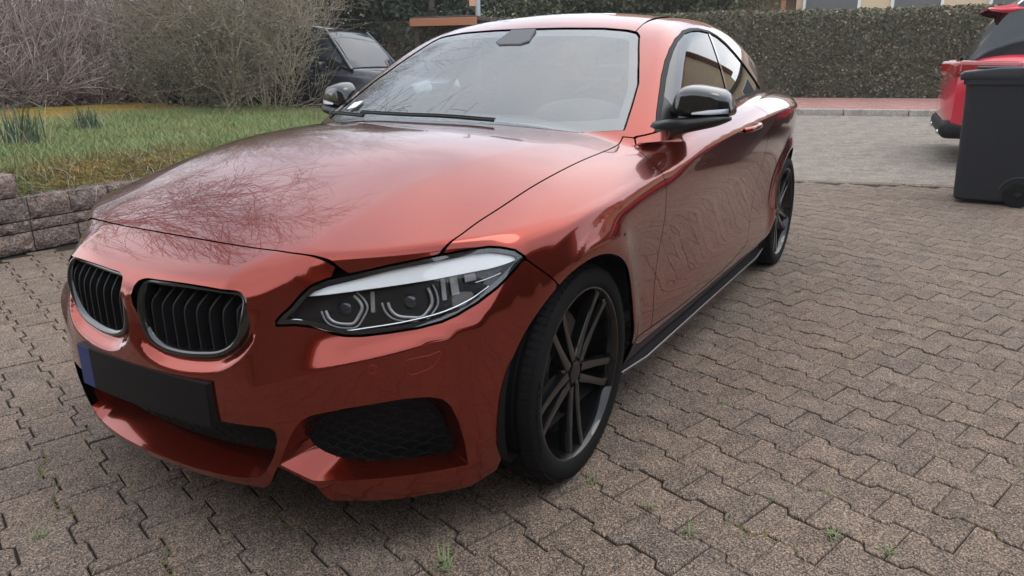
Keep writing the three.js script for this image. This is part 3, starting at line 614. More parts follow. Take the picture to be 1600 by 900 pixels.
// ------------------------------------------------ headlights
const loopTube = (L, off, r, side, closed = false, n = 0) => tube(L.map(([x, y]) => onNose(x, y, off, side)), r, 8, n || L.length * 8, closed);
const drlSD = inUV([[.436,.666,.616],[.455,.679,.60],[.477,.689,.582],[.53,.703,.54],[.584,.718,.491],[.66,.730,.41],[.721,.741,.336],[.761,.740,.288],[.780,.732,.268],[.792,.720,.257],[.745,.703,.331],[.653,.689,.437],[.557,.679,.529],[.481,.670,.588]]);
for (const s of [1, -1]) {
  const g = new THREE.Group(); g.name = 'headlight'; car.add(g);
  const sec = (reg, off, fl, mat, name, n = 1) => part(name, panel(chartNose, s > 0 ? .36 : -1.10, s > 0 ? 1.10 : -.36, Math.round(120 * n), .55, .76, Math.round(90 * n), p => p.x * s > .3 ? reg(p) : -1, { flange: fl, offset: off }), mat, g);
  sec(p => Math.min(-hlD(p) - .0025, .0115 + hlD(p)), -.002, .045, M.glossBlack, 'bezel', s > 0 ? 2.2 : 1.2);
  sec(p => -hlD(p) - .010, -.046, 0, M.lampDark, 'housing', .6);
  sec(p => { const [a, b] = hlUV(p); return -drlSD(a, b) - .001; }, -.008, .012, M.lightGuide, 'light_guide', 1.5);
  const ch = [[.418,.615],[.442,.618],[.460,.612],[.479,.603],[.497,.596],[.514,.5925],[.545,.592],[.575,.595],[.638,.602],[.699,.616],[.743,.640],[.768,.665]];
  part('chrome_strip', loopTube(ch, -.013, .0032, s), M.chrome, g);
  for (const [R, c] of [[[[.489,.637],[.500,.620],[.513,.611],[.535,.606],[.548,.607],[.555,.622],[.558,.640],[.550,.655],[.537,.668]], [.524, .640]], [[[.603,.648],[.612,.630],[.625,.617],[.650,.610],[.667,.609],[.676,.622],[.680,.637],[.676,.655],[.667,.674]], [.642, .645]]]) {
    const big = R.map(([x, y]) => [c[0] + (x - c[0]) * 1.28, c[1] + (y - c[1]) * 1.25]);
    part('light_ring', merge([loopTube(R, -.028, .0040, s), loopTube(big, -.033, .0028, s)]), M.lampGrey, g);
    const p = onNose(c[0], c[1], -.050, s), n = noseN(...c); n.x *= s;
    const l = new THREE.SphereGeometry(.022, 24, 16); l.scale(1, 1, .6); l.applyQuaternion(new THREE.Quaternion().setFromUnitVectors(V3(0, 0, 1), V3(.2 * s, 0, 1).normalize())); l.translate(p.x, p.y, p.z);
    part('projector', l, M.lampGlass, g);
  }
  // stepped reflector pieces at the outer end
  const rp = (x, y, w, h, rz) => { const p = onNose(x, y, -.036, s), n = noseN(x, y); n.x *= s; const b = box(w, h, .006, .002); b.rotateZ(rz * s); b.applyQuaternion(new THREE.Quaternion().setFromUnitVectors(V3(0, 0, 1), n)); b.translate(p.x, p.y, p.z); return b; };
  part('reflector', merge([rp(.695, .668, .012, .055, .15), rp(.712, .674, .020, .045, .2), rp(.575, .652, .010, .05, .1), rp(.735, .690, .03, .02, .3)]), M.lampGrey, g);
  part('reflector_line', loopTube([[.745, .676], [.765, .684], [.785, .694]], -.022, .0018, s), M.chrome, g);
  sec(p => -hlD(p) - .003, .0005, 0, M.clear, 'lens');
}
// ------------------------------------------------ wing mirrors
function dome(loop, cx, cy, depth, pw, rings = 10) {   // a bulging shell over an outline in the (x, y) plane, towards +z
  const pos = [], idx = [], n = loop.length;
  for (let r = 0; r <= rings; r++) { const a = r / rings * Math.PI / 2, k = Math.pow(Math.cos(a), pw), z = depth * Math.sin(a); for (const [x, y] of loop) pos.push(cx + (x - cx) * k, cy + (y - cy) * k, z); }
  for (let r = 0; r < rings; r++) for (let i = 0; i < n; i++) { const j = (i + 1) % n, a = r * n + i, b = r * n + j, c = (r + 1) * n + j, d = (r + 1) * n + i; idx.push(a, b, c, a, c, d); }
  return geoFrom(pos, idx);
}
for (const s of [1, -1]) {
  const g = new THREE.Group(); g.name = 'wing_mirror'; car.add(g);
  const L = smoothLoop([[.762, .985], [.766, 1.026], [.779, 1.060], [.802, 1.079], [.840, 1.085], [.895, 1.079], [.938, 1.066], [.961, 1.045], [.976, 1.008], [.976, .986], [.962, .977], [.86, .973], [.79, .975]], 72);
  const mk = (geo) => s > 0 ? geo : mirrorX(geo);
  const Z = -.915;
  const cap = dome(L, .865, 1.02, .085, .38, 14); cap.translate(0, 0, Z); { const p = cap.attributes.position; for (let i = 0; i < p.count; i++) p.setZ(i, p.getZ(i) - .30 * Math.max(0, p.getX(i) - .82) - .25 * Math.max(0, p.getY(i) - 1.05)); cap.computeVertexNormals(); }
  part('cap', mk(cap), M.glossBlack, g);
  const bk = new THREE.ShapeGeometry(new THREE.Shape(L.map(p => new THREE.Vector2(...p)))); { const p = bk.attributes.position; for (let i = 0; i < p.count; i++) p.setZ(i, Z - .30 * Math.max(0, p.getX(i) - .82) - .25 * Math.max(0, p.getY(i) - 1.05) + .002); bk.computeVertexNormals(); }
  part('mirror_glass', mk(bk), M.chrome, g);
  // lower shell and arm
  const arm = []; for (let i = 0; i <= 14; i++) { const t = i / 14, x = lerp(.752, .972, t); arm.push([x, lerp(.934, .970, t), lerp(-.76, -.88, sstep(0, .4, t)) - .03 * t * t, lerp(.034, .017, t) * Math.sqrt(Math.max(.15, 1 - Math.pow(Math.max(0, t - .7) / .31, 2))), lerp(.050, .058, t) * Math.sqrt(Math.max(.08, 1 - Math.pow(Math.max(0, t - .7) / .31, 2)))]); }
  const pos = [], idx = [], m = 12;
  arm.forEach(([x, y, z, ry, rz], i) => { for (let k = 0; k < m; k++) { const a = k / m * 2 * Math.PI, c = Math.cos(a), q = Math.sin(a); pos.push(x, y + ry * Math.sign(q) * Math.pow(Math.abs(q), .6), z + rz * Math.sign(c) * Math.pow(Math.abs(c), .6)); } if (i) for (let k = 0; k < m; k++) { const a = (i - 1) * m + k, b = (i - 1) * m + (k + 1) % m, c = i * m + (k + 1) % m, d = i * m + k; idx.push(a, b, c, a, c, d); } });
  { const e = arm.length - 1; for (let k = 1; k < m - 1; k++) idx.push(e * m, e * m + k, e * m + k + 1); }
  part('arm', mk(geoFrom(pos, idx)), M.satinBlack, g);
  const capZ = (x, y) => { const dx = x - .865, dy = y - 1.02; let k = 1; for (let q = 0; q < L.length; q++) { const a = L[q], b = L[(q + 1) % L.length], ax = a[0] - .865, ay = a[1] - 1.02, ex = b[0] - a[0], ey = b[1] - a[1], D = dx * ey - dy * ex; if (Math.abs(D) < 1e-12) continue; const t = (ax * ey - ay * ex) / D, u = (ax * dy - ay * dx) / D; if (t > 0 && u >= 0 && u <= 1) { k = 1 / t; break; } } const an = Math.acos(clamp(Math.pow(clamp(k, 0, 1), 1 / .38), 0, 1)); return Z + .085 * Math.sin(an) - .30 * Math.max(0, x - .82); };
  const ind = []; for (let i = 0; i <= 20; i++) { const t = i / 20, x = lerp(.852, .9655, t), y = lerp(.9895, .997, t); ind.push([x, y, capZ(x, y) + .0035]); }
  const ip = [], ii = []; ind.forEach(([x, y, z], i) => { const h = .0035 + .0045 * Math.min(1, i / 10); ip.push(x, y - h, z, x, y + h, z - .001, x, y + h * .8, z - .012, x, y - h, z - .012); if (i) for (let k = 0; k < 3; k++) { const a = (i - 1) * 4 + k; ii.push(a, a + 1, a + 5, a, a + 5, a + 4); } });
  part('indicator', mk(geoFrom(ip, ii)), M.silver, g);
}
// ------------------------------------------------ wheels
const font = await new FontLoader().loadAsync('fonts/droid/droid_sans_bold.typeface.json');
function lathe(prof, n = 96) { return new THREE.LatheGeometry(prof.map(([r, x]) => new THREE.Vector2(r, x)), n).rotateZ(-Math.PI / 2); }   // axis along +x
const tyreGeo = (() => {
  const w = .1125, R = TYRE_R, half = [[.247, .094], [.252, .104], [.259, .1095], [.271, .1125], [.286, .1120], [.297, .1085], [.305, .103], [.311, .094], [.3138, .084]];
  const tread = []; for (const c of [.062, .022]) tread.push([R - .001 + .0005, c + .008], [R - .009, c + .006], [R - .009, c - .006], [R, c - .008]);
  const right = [...half, ...tread], left = right.slice().reverse().map(([r, x]) => [r, -x]);
  return toCreasedNormals(lathe([...right, ...left], 120), .5);
})();
const treadBlocks = (() => { const gs = []; for (let i = 0; i < 90; i++) for (const sd of [1, -1]) { const b = new THREE.BoxGeometry(.030, .0045, .0135); b.rotateZ(-.36 * sd); b.translate(sd * .0905, .3107, 0); b.rotateX(i / 90 * 2 * Math.PI); gs.push(b); } return merge(gs); })();
const lettering = (() => {
  const gs = []; const put = (txt, a0, size, r) => { let a = a0; for (const ch of txt) { if (ch === ' ') { a += .05; continue; } const t = new TextGeometry(ch, { font, size, depth: .0030, curveSegments: 3 }); t.computeBoundingBox(); const w = t.boundingBox.max.x; t.translate(-w / 2, 0, 0); const st = (w + size * .16) / r; a += st / 2; t.rotateY(Math.PI / 2); t.translate(.1115, r, 0); t.rotateX(-a); a += st / 2; gs.push(t); } };
  put('PremiumContact', -2.0, .016, .274);
  return merge(gs);
})();
const rimGeo = toCreasedNormals(lathe([[.251, .094], [.2535, .101], [.252, .105], [.247, .1045], [.244, .099], [.240, .088], [.237, .070], [.232, .030], [.218, .0], [.215, -.06], [.236, -.095], [.248, -.10]], 96), .7);
const spokeGeo = sgn => {
  const N = 16, pos = [], idx = [], m = 8;
  for (let i = 0; i <= N; i++) {
    const t = i / N, r = lerp(.040, .2450, t);
    const off = sgn * (.0165 + .0205 * t), w = lerp(.0145, .0122, sstep(0, .6, t)) * (1 + .25 * sstep(.88, 1, t)), face = .080 + .013 * t - .003 * Math.sin(Math.PI * t), d = lerp(.030, .034, t);
    const sec = [[-w, -d], [-w, -.006], [-w * .84, -.0006], [-w * .72, 0], [w * .72, 0], [w * .84, -.0006], [w, -.006], [w, -d]];
    for (const [a, b] of sec) pos.push(face + b, r, off + a);
    if (i) for (let k = 0; k < m - 1; k++) { const a = (i - 1) * m + k, b = a + 1, c = i * m + k + 1, q = i * m + k; idx.push(a, b, c, a, c, q); }
  }
  return toCreasedNormals(geoFrom(pos, idx), .45);
};
const spokes = [spokeGeo(1), spokeGeo(-1)];
const hubGeo = toCreasedNormals(lathe([[.0, .081], [.030, .081], [.033, .079], [.034, .074], [.046, .072], [.060, .064], [.066, .05], [.066, .02]], 48), .5);
const capGeo = lathe([[0, .0835], [.026, .083], [.0295, .081]], 40);
const lugGeo = new THREE.CylinderGeometry(.0085, .0085, .016, 6).rotateZ(Math.PI / 2).translate(.066, .052, 0);
const discGeo = toCreasedNormals(lathe([[.07, .03], [.075, .012], [.09, .010], [.172, .010], [.174, .006], [.174, -.012], [.09, -.014]], 64), .5);
const caliperGeo = (() => { const c = new THREE.RingGeometry(.11, .182, 24, 1, 0, .9); const s = new THREE.Shape(); s.absarc(0, 0, .184, 0, .95, false); s.absarc(0, 0, .115, .95, 0, true); const e = new THREE.ExtrudeGeometry(s, { depth: .06, bevelEnabled: true, bevelSize: .004, bevelThickness: .004, bevelSegments: 2, curveSegments: 16 }); e.rotateY(-Math.PI / 2); e.translate(.035, 0, 0); return e; })();
function wheel(x, z, side, spin) {
  const g = new THREE.Group(); g.name = 'wheel'; g.position.set(x * side, TYRE_R, z); if (side < 0) g.rotation.y = Math.PI; car.add(g);
  part('tyre', tyreGeo, M.rubber, g); part('tread', treadBlocks, M.rubber, g); part('sidewall_lettering', lettering, M.rubber, g);
  part('rim', rimGeo, M.rimBlack, g);
  for (let k = 0; k < 5; k++) for (const q of spokes) { const m = part('spoke', q, M.rimBlack, g); m.rotation.x = -(spin + k * 2 * Math.PI / 5); }
  part('hub', hubGeo, M.rimBlack, g); part('hub_cap', capGeo, M.satinBlack, g);
  for (let k = 0; k < 5; k++) part('wheel_bolt', lugGeo, M.silver, g).rotation.x = -spin - (k + .5) / 5 * 2 * Math.PI;
  part('brake_disc', discGeo, M.disc, g); const cp = part('brake_caliper', caliperGeo, M.blackPlastic, g); cp.rotation.x = z < -1 ? .2 : 2.2;
  return g;
}
const SP = 38 * Math.PI / 180;
wheel(.739, -.010, 1, SP); wheel(.739, -.010, -1, 1.1); wheel(.748, WB, 1, SP + .12); wheel(.748, WB, -1, .5);
for (const s of [1, -1]) for (const [z, r] of [[.012, .353], [WB + .005, .366]]) {
  const gs = [new THREE.CylinderGeometry(r, r, .40, 40, 1, true, 0, Math.PI).rotateZ(Math.PI / 2).rotateX(Math.PI)];
  const g = new THREE.CylinderGeometry(r, r, .39, 48, 1, true).rotateZ(Math.PI / 2); g.translate(s * .615, .322, z);
  const p = g.attributes.position; for (let i = 0; i < p.count; i++) if (p.getY(i) < .2) p.setY(i, .2);
  const inner = new THREE.CircleGeometry(r, 40).rotateY(Math.PI / 2); inner.translate(s * .42, .322, z); const q = inner.attributes.position; for (let i = 0; i < q.count; i++) if (q.getY(i) < .2) q.setY(i, .2);
  part('wheel_housing', merge([g, inner]), M.blackPlastic, car);
}
part('floor_pan', at(box(1.30, .05, 3.9, .01), 0, .205, -1.45), M.blackPlastic, car);
part('engine_bay', at(box(.84, .3, 1.0, .02), 0, .40, -.02), M.blackPlastic, car);
// ------------------------------------------------ wipers, cabin
for (const [pts, a] of [[[[.30, .978, -.415], [.1, .985, -.415], [-.10, .985, -.43], [-.38, .982, -.505]], 0], [[[-.30, .975, -.43], [-.42, .976, -.47], [-.55, .972, -.545], [-.63, .965, -.60]], 0]])
  part('wiper', merge([tube(pts, .005, 8, 30), tube(pts.map(p => [p[0], p[1] + .006, p[2] - .010]), .003, 6, 30)]), M.blackPlastic, car);
{
  const dash = new THREE.ExtrudeGeometry(new THREE.Shape([[-.66, .885], [-.72, .925], [-.86, .958], [-1.02, .95], [-1.06, .90], [-1.03, .70], [-.6, .5]].map(p => new THREE.Vector2(...p))), { depth: 1.24, bevelEnabled: false }); dash.rotateY(-Math.PI / 2); dash.translate(.62, 0, 0);
  part('dashboard', toCreasedNormals(dash, .6), M.cabin, car);
  const hood = at(new THREE.SphereGeometry(.19, 24, 12, 0, Math.PI * 2, 0, Math.PI / 2), .37, .935, -.97); hood.applyMatrix4(new THREE.Matrix4().makeTranslation(0, 0, 0));
  part('instrument_hood', (() => { const q = new THREE.SphereGeometry(1, 24, 12); q.scale(.20, .075, .14); q.translate(.37, .955, -.95); return q; })(), M.cabin, car);
  const sw = merge([new THREE.TorusGeometry(.18, .016, 12, 48), at(box(.32, .035, .02, .01), 0, 0, 0), at(box(.12, .11, .03, .03), 0, -.02, 0), at(box(.04, .15, .02, .008), 0, -.09, 0)]); sw.rotateX(.42); sw.translate(.37, .90, -1.16);
  part('steering_wheel', sw, M.blackPlastic, car);
  for (const s of [1, -1]) {
    const st = new THREE.Group(); st.name = 'seat'; car.add(st);
    part('cushion', at(box(.50, .16, .52, .06, 4), s * .37, .50, -1.55), M.seat, st);
    part('backrest', at(box(.48, .64, .14, .06, 4), s * .37, .82, -1.86, -.32), M.seat, st);
    part('headrest', at(box(.26, .18, .10, .045, 4), s * .37, 1.19, -1.99, -.2), M.seat, st);
  }
  part('rear_bench', merge([at(box(1.15, .2, .5, .06, 3), 0, .5, -2.45), at(box(1.15, .55, .14, .06, 3), 0, .80, -2.72, -.35), at(box(.22, .13, .08, .035, 3), .33, 1.08, -2.83, -.3), at(box(.22, .13, .08, .035, 3), -.33, 1.08, -2.83, -.3)]), M.seat, car);
  part('parcel_shelf', at(box(1.1, .02, .5, .005), 0, .99, -3.0), M.cabin, car);
  part('centre_console', at(box(.22, .2, 1.2, .03), 0, .50, -1.4), M.cabin, car);
  const mir = new THREE.Group(); mir.name = 'rear_view_mirror'; car.add(mir);
  part('mirror_head', at(box(.24, .065, .03, .02, 3), .02, 1.20, -1.21, .1, .15), M.blackPlastic, mir);
  part('mirror_stalk', tube([[.02, 1.21, -1.2], [.01, 1.25, -1.17], [0, 1.275, -1.15]], .012, 8, 12), M.blackPlastic, mir);
  const sens = new THREE.ExtrudeGeometry(new THREE.Shape([[-.055, 0], [.055, 0], [.075, -.10], [.05, -.125], [-.05, -.125], [-.075, -.10]].map(p => new THREE.Vector2(...p))), { depth: .035, bevelEnabled: true, bevelSize: .006, bevelThickness: .006, bevelSegments: 2 }); sens.rotateX(-1.08 ); sens.translate(0, 1.265, -1.155);
  part('camera_housing', sens, M.sensorReflectTone, car);
  part('vignette', at(box(.06, .055, .001, .0004), -.55, 1.0, -.66, -1.1, -.2), M.lightGuide, car);
}
// ---------------------------------------------------------------- the setting
const K0 = V3(.335, 0, -5.96), RE = V3(.975, 0, -.222).normalize(), RN = V3(-.222, 0, -.975).normalize(), SLOPE = .04;   // the road: near edge, along, across
const roadP = (e, n, y = 0) => V3(K0.x + RE.x * e + RN.x * n, SLOPE * clamp(n, 0, 16) + y, K0.z + RE.z * e + RN.z * n);
const groundY = (x, z) => { const n = (x - K0.x) * RN.x + (z - K0.z) * RN.z; return SLOPE * clamp(n, 0, 16); };
{
  const N = 120, pos = [], idx = [], uv = []; const S = t => Math.sign(t) * (Math.abs(t) * 12 + Math.pow(Math.abs(t), 4) * 260);
  for (let j = 0; j <= N; j++) for (let i = 0; i <= N; i++) { const x = S(i / N * 2 - 1) - 2, z = S(j / N * 2 - 1) - 8; pos.push(x, groundY(x, z) - .045, z); uv.push(x, z); }
  for (let j = 0; j < N; j++) for (let i = 0; i < N; i++) { const a = j * (N + 1) + i; idx.push(a, a + N + 1, a + 1, a + 1, a + N + 1, a + N + 2); }
  structure('ground', geoFrom(pos, idx, null, uv), M.lawnSoil);
}
function strip(e0, e1, n0, n1, y, ne = 40, nn = 4) {
  const pos = [], idx = [], uv = [];
  for (let j = 0; j <= nn; j++) for (let i = 0; i <= ne; i++) { const e = lerp(e0, e1, i / ne), n = lerp(n0, n1, j / nn), p = roadP(e, n, y); pos.push(p.x, p.y, p.z); uv.push(e, n); }
  for (let j = 0; j < nn; j++) for (let i = 0; i < ne; i++) { const a = j * (ne + 1) + i; idx.push(a, a + 1, a + ne + 1, a + 1, a + ne + 2, a + ne + 1); }
  return geoFrom(pos, idx, null, uv);
}
structure('road', strip(-40, 40, .10, 6.05, -.005), M.asphalt);
structure('pavement', strip(-40, 40, 6.19, 8.5, .075), M.redPaving);
{
  const kerb = (name, n0, n1, y0, y1, len, mat) => { const g = new THREE.Group(); g.name = name; g.userData.kind = 'structure'; scene.add(g); const b = box(len - .012, y1 - y0, n1 - n0, .012, 2); { const u = b.attributes.uv, p = b.attributes.position; for (let i = 0; i < p.count; i++) u.setXY(i, p.getX(i), p.getZ(i) + p.getY(i)); } for (let e = -15; e < 7; e += len) { const m = part('kerb_stone', b, mat, g), p = roadP(e + len / 2, (n0 + n1) / 2, (y0 + y1) / 2); m.position.copy(p); m.rotation.y = Math.atan2(-RE.z, RE.x); } };
  kerb('near_kerb', -.02, .10, -.1, .002, 1.0, M.pavers[3]); kerb('far_kerb', 6.05, 6.19, -.05, .095, 1.0, M.kerbStone);
}
// ------------------------------------------------ driveway of bone-shaped interlocking pavers
const paveAng = 18 * Math.PI / 180, PL = .206, PW = .147;
const pvU = V3(Math.cos(paveAng), 0, Math.sin(paveAng)), pvV = V3(-Math.sin(paveAng), 0, Math.cos(paveAng));
{
  const drive = new THREE.Group(); drive.name = 'driveway'; drive.userData.kind = 'structure'; scene.add(drive);
  const bedPos = [[-3.5, 3.2], [4.2, 3.2], [4.2, -7.0], [-3.5, -5.2]];
  const sh = new THREE.Shape(bedPos.map(([x, z]) => new THREE.Vector2(x, -z))); const bed = new THREE.ShapeGeometry(sh).rotateX(-Math.PI / 2).translate(0, -.0075, 0);
  { const p = bed.attributes.position, u = bed.attributes.uv; for (let i = 0; i < p.count; i++) u.setXY(i, p.getX(i) * .6, p.getZ(i) * .6); }
  part('joint_sand', bed, M.soil, drive);
  // outline: wide ends, narrow waist
  const hl = PL / 2 - .0010, a = .0125, w = PW / 2 - .0032, half = [[hl, -(w + a)], [hl, w + a], [.0585, w + a], [.0445, w - a], [-.0445, w - a], [-.0585, w + a], [-hl, w + a], [-hl, -(w + a)], [-.0585, -(w + a)], [-.0445, -(w - a)], [.0445, -(w - a)], [.0585, -(w + a)]];
  const ins = (L, d) => L.map(([x, y], i) => { const n = L.length, A = L[(i + n - 1) % n], B = L[(i + 1) % n]; const e1 = [x - A[0], y - A[1]], e2 = [B[0] - x, B[1] - y], l1 = Math.hypot(...e1), l2 = Math.hypot(...e2); const nx = (-e1[1] / l1 - e2[1] / l2), ny = (e1[0] / l1 + e2[0] / l2), q = 1 + (e1[0] * e2[0] + e1[1] * e2[1]) / (l1 * l2); return [x + nx / q * d, y + ny / q * d]; });
  const make = seed => {
    const R = rng(seed), jit = half.map(([x, y]) => [x + (R() - .5) * .0025, y + (R() - .5) * .0025]);
    const rings = [[jit, -.03], [jit, -.0035], [ins(jit, .0022), -.0008], [ins(jit, .005), 0]], pos = [], idx = [], uv = [], n = 12, ou = R() * 7, ov = R() * 7;
    for (const [L, y] of rings) for (const [x, v] of L) { pos.push(x * pvU.x + v * pvV.x, y, x * pvU.z + v * pvV.z); uv.push(x + ou + y, v + ov + y); }
    for (let r = 0; r < 3; r++) for (let i = 0; i < n; i++) { const j = (i + 1) % n; idx.push(r * n + i, (r + 1) * n + j, r * n + j, r * n + i, (r + 1) * n + i, (r + 1) * n + j); }
    const t = THREE.ShapeUtils.triangulateShape(rings[3][0].map(p => new THREE.Vector2(...p)), []); const b = pos.length / 3; for (const [x, v] of rings[3][0]) { pos.push(x * pvU.x + v * pvV.x, 0, x * pvU.z + v * pvV.z); uv.push(x + ou, v + ov); }
    for (const q of t) idx.push(b + q[0], b + q[2], b + q[1]);
    const g = toCreasedNormals(geoFrom(pos, idx, null, uv), .5);
    const nn = g.attributes.normal, pp = g.attributes.position; for (let i = 0; i < pp.count; i++) if (pp.getY(i) > -.0005) nn.setXYZ(i, 0, 1, 0);
    return g;
  };
  const variants = []; for (let i = 0; i < 10; i++) variants.push(make(200 + i));
  const spots = [], R = rng(77);
  for (let r = -60; r < 45; r++) for (let c = -50; c < 50; c++) {
    const v = -.983 - .0735 + r * PW + PW, u = 1.158 + PL / 2 + c * PL + (((r % 2) + 2) % 2 ? PL / 2 : 0);
    const x = pvU.x * u + pvV.x * v, z = pvU.z * u + pvV.z * v;
    const n = (x - K0.x) * RN.x + (z - K0.z) * RN.z;
    if (x < -3.38 || x > 4.0 || z > 3.0 || n > -.10) continue;
    const y = (R() - .5) * .004, rx = (R() - .5) * .012, rz = (R() - .5) * .012, q = (R() * 10) | 0, t = (R() * 5) | 0;
    // size on screen, and not under the car
    const d = V3(x, 0, z).sub(camera.position), cz = d.dot(camera.getWorldDirection(V3(0, 0, 0)));
    const pr = V3(x, 0, z).project(camera); const vis = cz > .3 && Math.abs(pr.x) < 1.04 && Math.abs(pr.y) < 1.06 && !(Math.abs(x) < .72 && z < .35);
    spots.push({ x, z, y, rx, rz, q, t, s: vis ? 1 / (cz * cz * cz) : 0 });
  }
  spots.sort((A, B) => B.s - A.s);
  const rest = M.pavers.map(() => []);
  spots.forEach((p, i) => {
    if (i < 300) { const m = part('paver', variants[p.q], M.pavers[p.t], drive); m.position.set(p.x, p.y, p.z); m.rotation.set(p.rx, 0, p.rz); }
    else rest[p.t].push(at(variants[p.q].clone(), p.x, p.y, p.z, p.rx, 0, p.rz));
  });
  // all further pavers, joined: one part with per-vertex tone
  const all = []; rest.forEach((L, t) => { for (const g of L) { const n = g.attributes.position.count, c = new Float32Array(n * 3), k = [[1, 1, 1], [.95, .955, .965], [1.04, 1.02, .985], [.97, .955, .94], [1.015, .99, .97]][t]; for (let i = 0; i < n; i++) { c[3 * i] = k[0]; c[3 * i + 1] = k[1]; c[3 * i + 2] = k[2]; } g.setAttribute('color', new THREE.BufferAttribute(c, 3)); all.push(g); } });
  M.paverRest = M.pavers[0].clone(); M.paverRest.vertexColors = true; M.paverRest.name = 'paver_far';
  const far = part('pavers', mergeGeometries(all, false), M.paverRest, drive); far.userData.kind = 'stuff';
}
// ---------------------------------------------------------------- the garden on the left
const lawnY = (x, z) => .44 + .03 * Math.max(0, -3.5 - x) + .10 * sstep(-2.2, -5.5, z) * sstep(-9, -4, x) * 0 + .018 * _sn.noise(x * 1.7, 3.3, z * 1.7);
// retaining wall of split-faced blocks
{
  const wall = thing('retaining_wall', 'low retaining wall of rough split concrete blocks below the lawn', 'wall', [-3.45, 0, -1.2]);
  const mk = (len, h, seed) => {
    const nx = Math.max(4, Math.round(len / .03)), ny = Math.max(3, Math.round(h / .03));
    const g = new THREE.BoxGeometry(.22, h - .008, len - .008, 1, ny, nx), p = g.attributes.position, u = g.attributes.uv, n = g.attributes.normal;
    for (let i = 0; i < p.count; i++) {
      const y = p.getY(i), z = p.getZ(i), x = p.getX(i), ey = Math.min(1, (h / 2 - .004 - Math.abs(y)) / .022), ez = Math.min(1, (len / 2 - .004 - Math.abs(z)) / .022), e = Math.min(ey, ez);
      if (x > 0) p.setX(i, .11 - .014 * (1 - Math.max(0, e)) + .022 * Math.max(0, e) * (_sn.noise(y * 18 + seed, z * 14, seed * 1.7) + .5 * _sn.noise(y * 45, z * 45 + seed, seed)));
      u.setXY(i, z * 1.0 + seed * .37, y * 1.0 + x + seed * .61);
    }
    g.computeVertexNormals(); return toCreasedNormals(g, .9);
  };
  const R = rng(5), rows = [[0, .135, .30, .12, true], [.135, .075, .46, .0, true], [.21, .15, .27, .05, true]];
  const vars = rows.map(([, h, l]) => [0, 1, 2, 3].map(k => mk(l, h, 3 + k * 2.3 + l * 10)));
  rows.forEach(([y, h, len, o], r) => { for (let z = 1.4 - o; z > -5.0; z -= len) { const m = part('block', vars[r][(R() * 4) | 0], M.blocks[(R() * 4) | 0], wall); m.position.set(-.11 + (R() - .5) * .008, y + h / 2, z + 1.2); } });
  const cv = [0, 1, 2, 3].map(k => mk(.26, .15, 40 + k * 3.1));
  for (let z = 1.30; z > -.70; z -= .26) { const m = part('coping_block', cv[(R() * 4) | 0], M.blocks[(R() * 4) | 0], wall); m.position.set(-.13 + (R() - .5) * .012, .36 + .075, z + 1.2); m.rotation.set((R() - .5) * .02, (R() - .5) * .03, 0); }
}
// lawn: a bank behind the wall, rising gently
const dropLawn = (x, z) => lawnY(x, z) - .13 * sstep(-3.95, -3.50, x) * (1 - .0 * z);
{
  const pos = [], idx = [], uv = [], nx = 90, nz = 90;
  for (let j = 0; j <= nz; j++) for (let i = 0; i <= nx; i++) {
    const x = lerp(-3.50, -16, Math.pow(i / nx, 1.5)), z = lerp(3.5, -6.6 - (-3.5 - x) * -.22 , j / nz);
    pos.push(x, dropLawn(x, z), z); uv.push(x * .5, z * .5);
  }
  for (let j = 0; j < nz; j++) for (let i = 0; i < nx; i++) { const a = j * (nx + 1) + i; idx.push(a, a + nx + 1, a + 1, a + 1, a + nx + 1, a + nx + 2); }
  structure('lawn', geoFrom(pos, idx, null, uv), M.lawnSoil);
}
// a bent blade of grass, 3 quads
function blade(h, w, bend) { const pos = [], idx = []; for (let k = 0; k <= 3; k++) { const t = k / 3, ww = w * (1 - t * t * .9); pos.push(-ww / 2, h * (t - .12 * bend * t * t), bend * h * t * t, ww / 2, h * (t - .12 * bend * t * t), bend * h * t * t); if (k) { const a = (k - 1) * 2; idx.push(a, a + 1, a + 3, a, a + 3, a + 2); } } return geoFrom(pos, idx); }
function scatter(name, geo, mat, n, place, seed, parent = scene) {
  const m = new THREE.InstancedMesh(geo, mat, n); m.name = name; m.userData.kind = 'stuff'; m.castShadow = m.receiveShadow = true; const R = rng(seed), T = new THREE.Matrix4(), q = new THREE.Quaternion(), e = new THREE.Euler();
  let k = 0, guard = 0; while (k < n && guard++ < n * 30) { const r = place(R); if (!r) continue; e.set(r.rx ?? 0, r.ry ?? R() * 6.283, r.rz ?? 0, 'YXZ'); T.compose(V3(r.x, r.y, r.z), q.setFromEuler(e), V3(r.s, r.sy ?? r.s, r.s)); m.setMatrixAt(k, T); if (r.c) m.setColorAt(k, r.c); k++; }
  m.count = k; parent.add(m); return m;
}
const mossZone = (x, z) => sstep(-6.6, -7.9, x) * .98 + .6 * Math.exp(-(((x + 3.75) / .33) ** 2)) * sstep(-.6, -1.2, z) * sstep(-3.2, -1.9, z) * .9 + Math.max(0, _sn.noise(x * 1.1 + 5, 0, z * 1.1)) * .5;
const lawnSpot = (R, x0, x1) => { const x = lerp(x0, x1, R()), zl = -6.2 + (-3.5 - x) * .22, z = lerp(1.5, zl, R()); return [x, z]; };
const gcol = new THREE.Color();
const grassTint = (R, k) => gcol.clone().setRGB(lerp(.70, 1.25, R()) * lerp(1, 1.5, k), lerp(.75, 1.2, R()), lerp(.6, 1.1, R()));
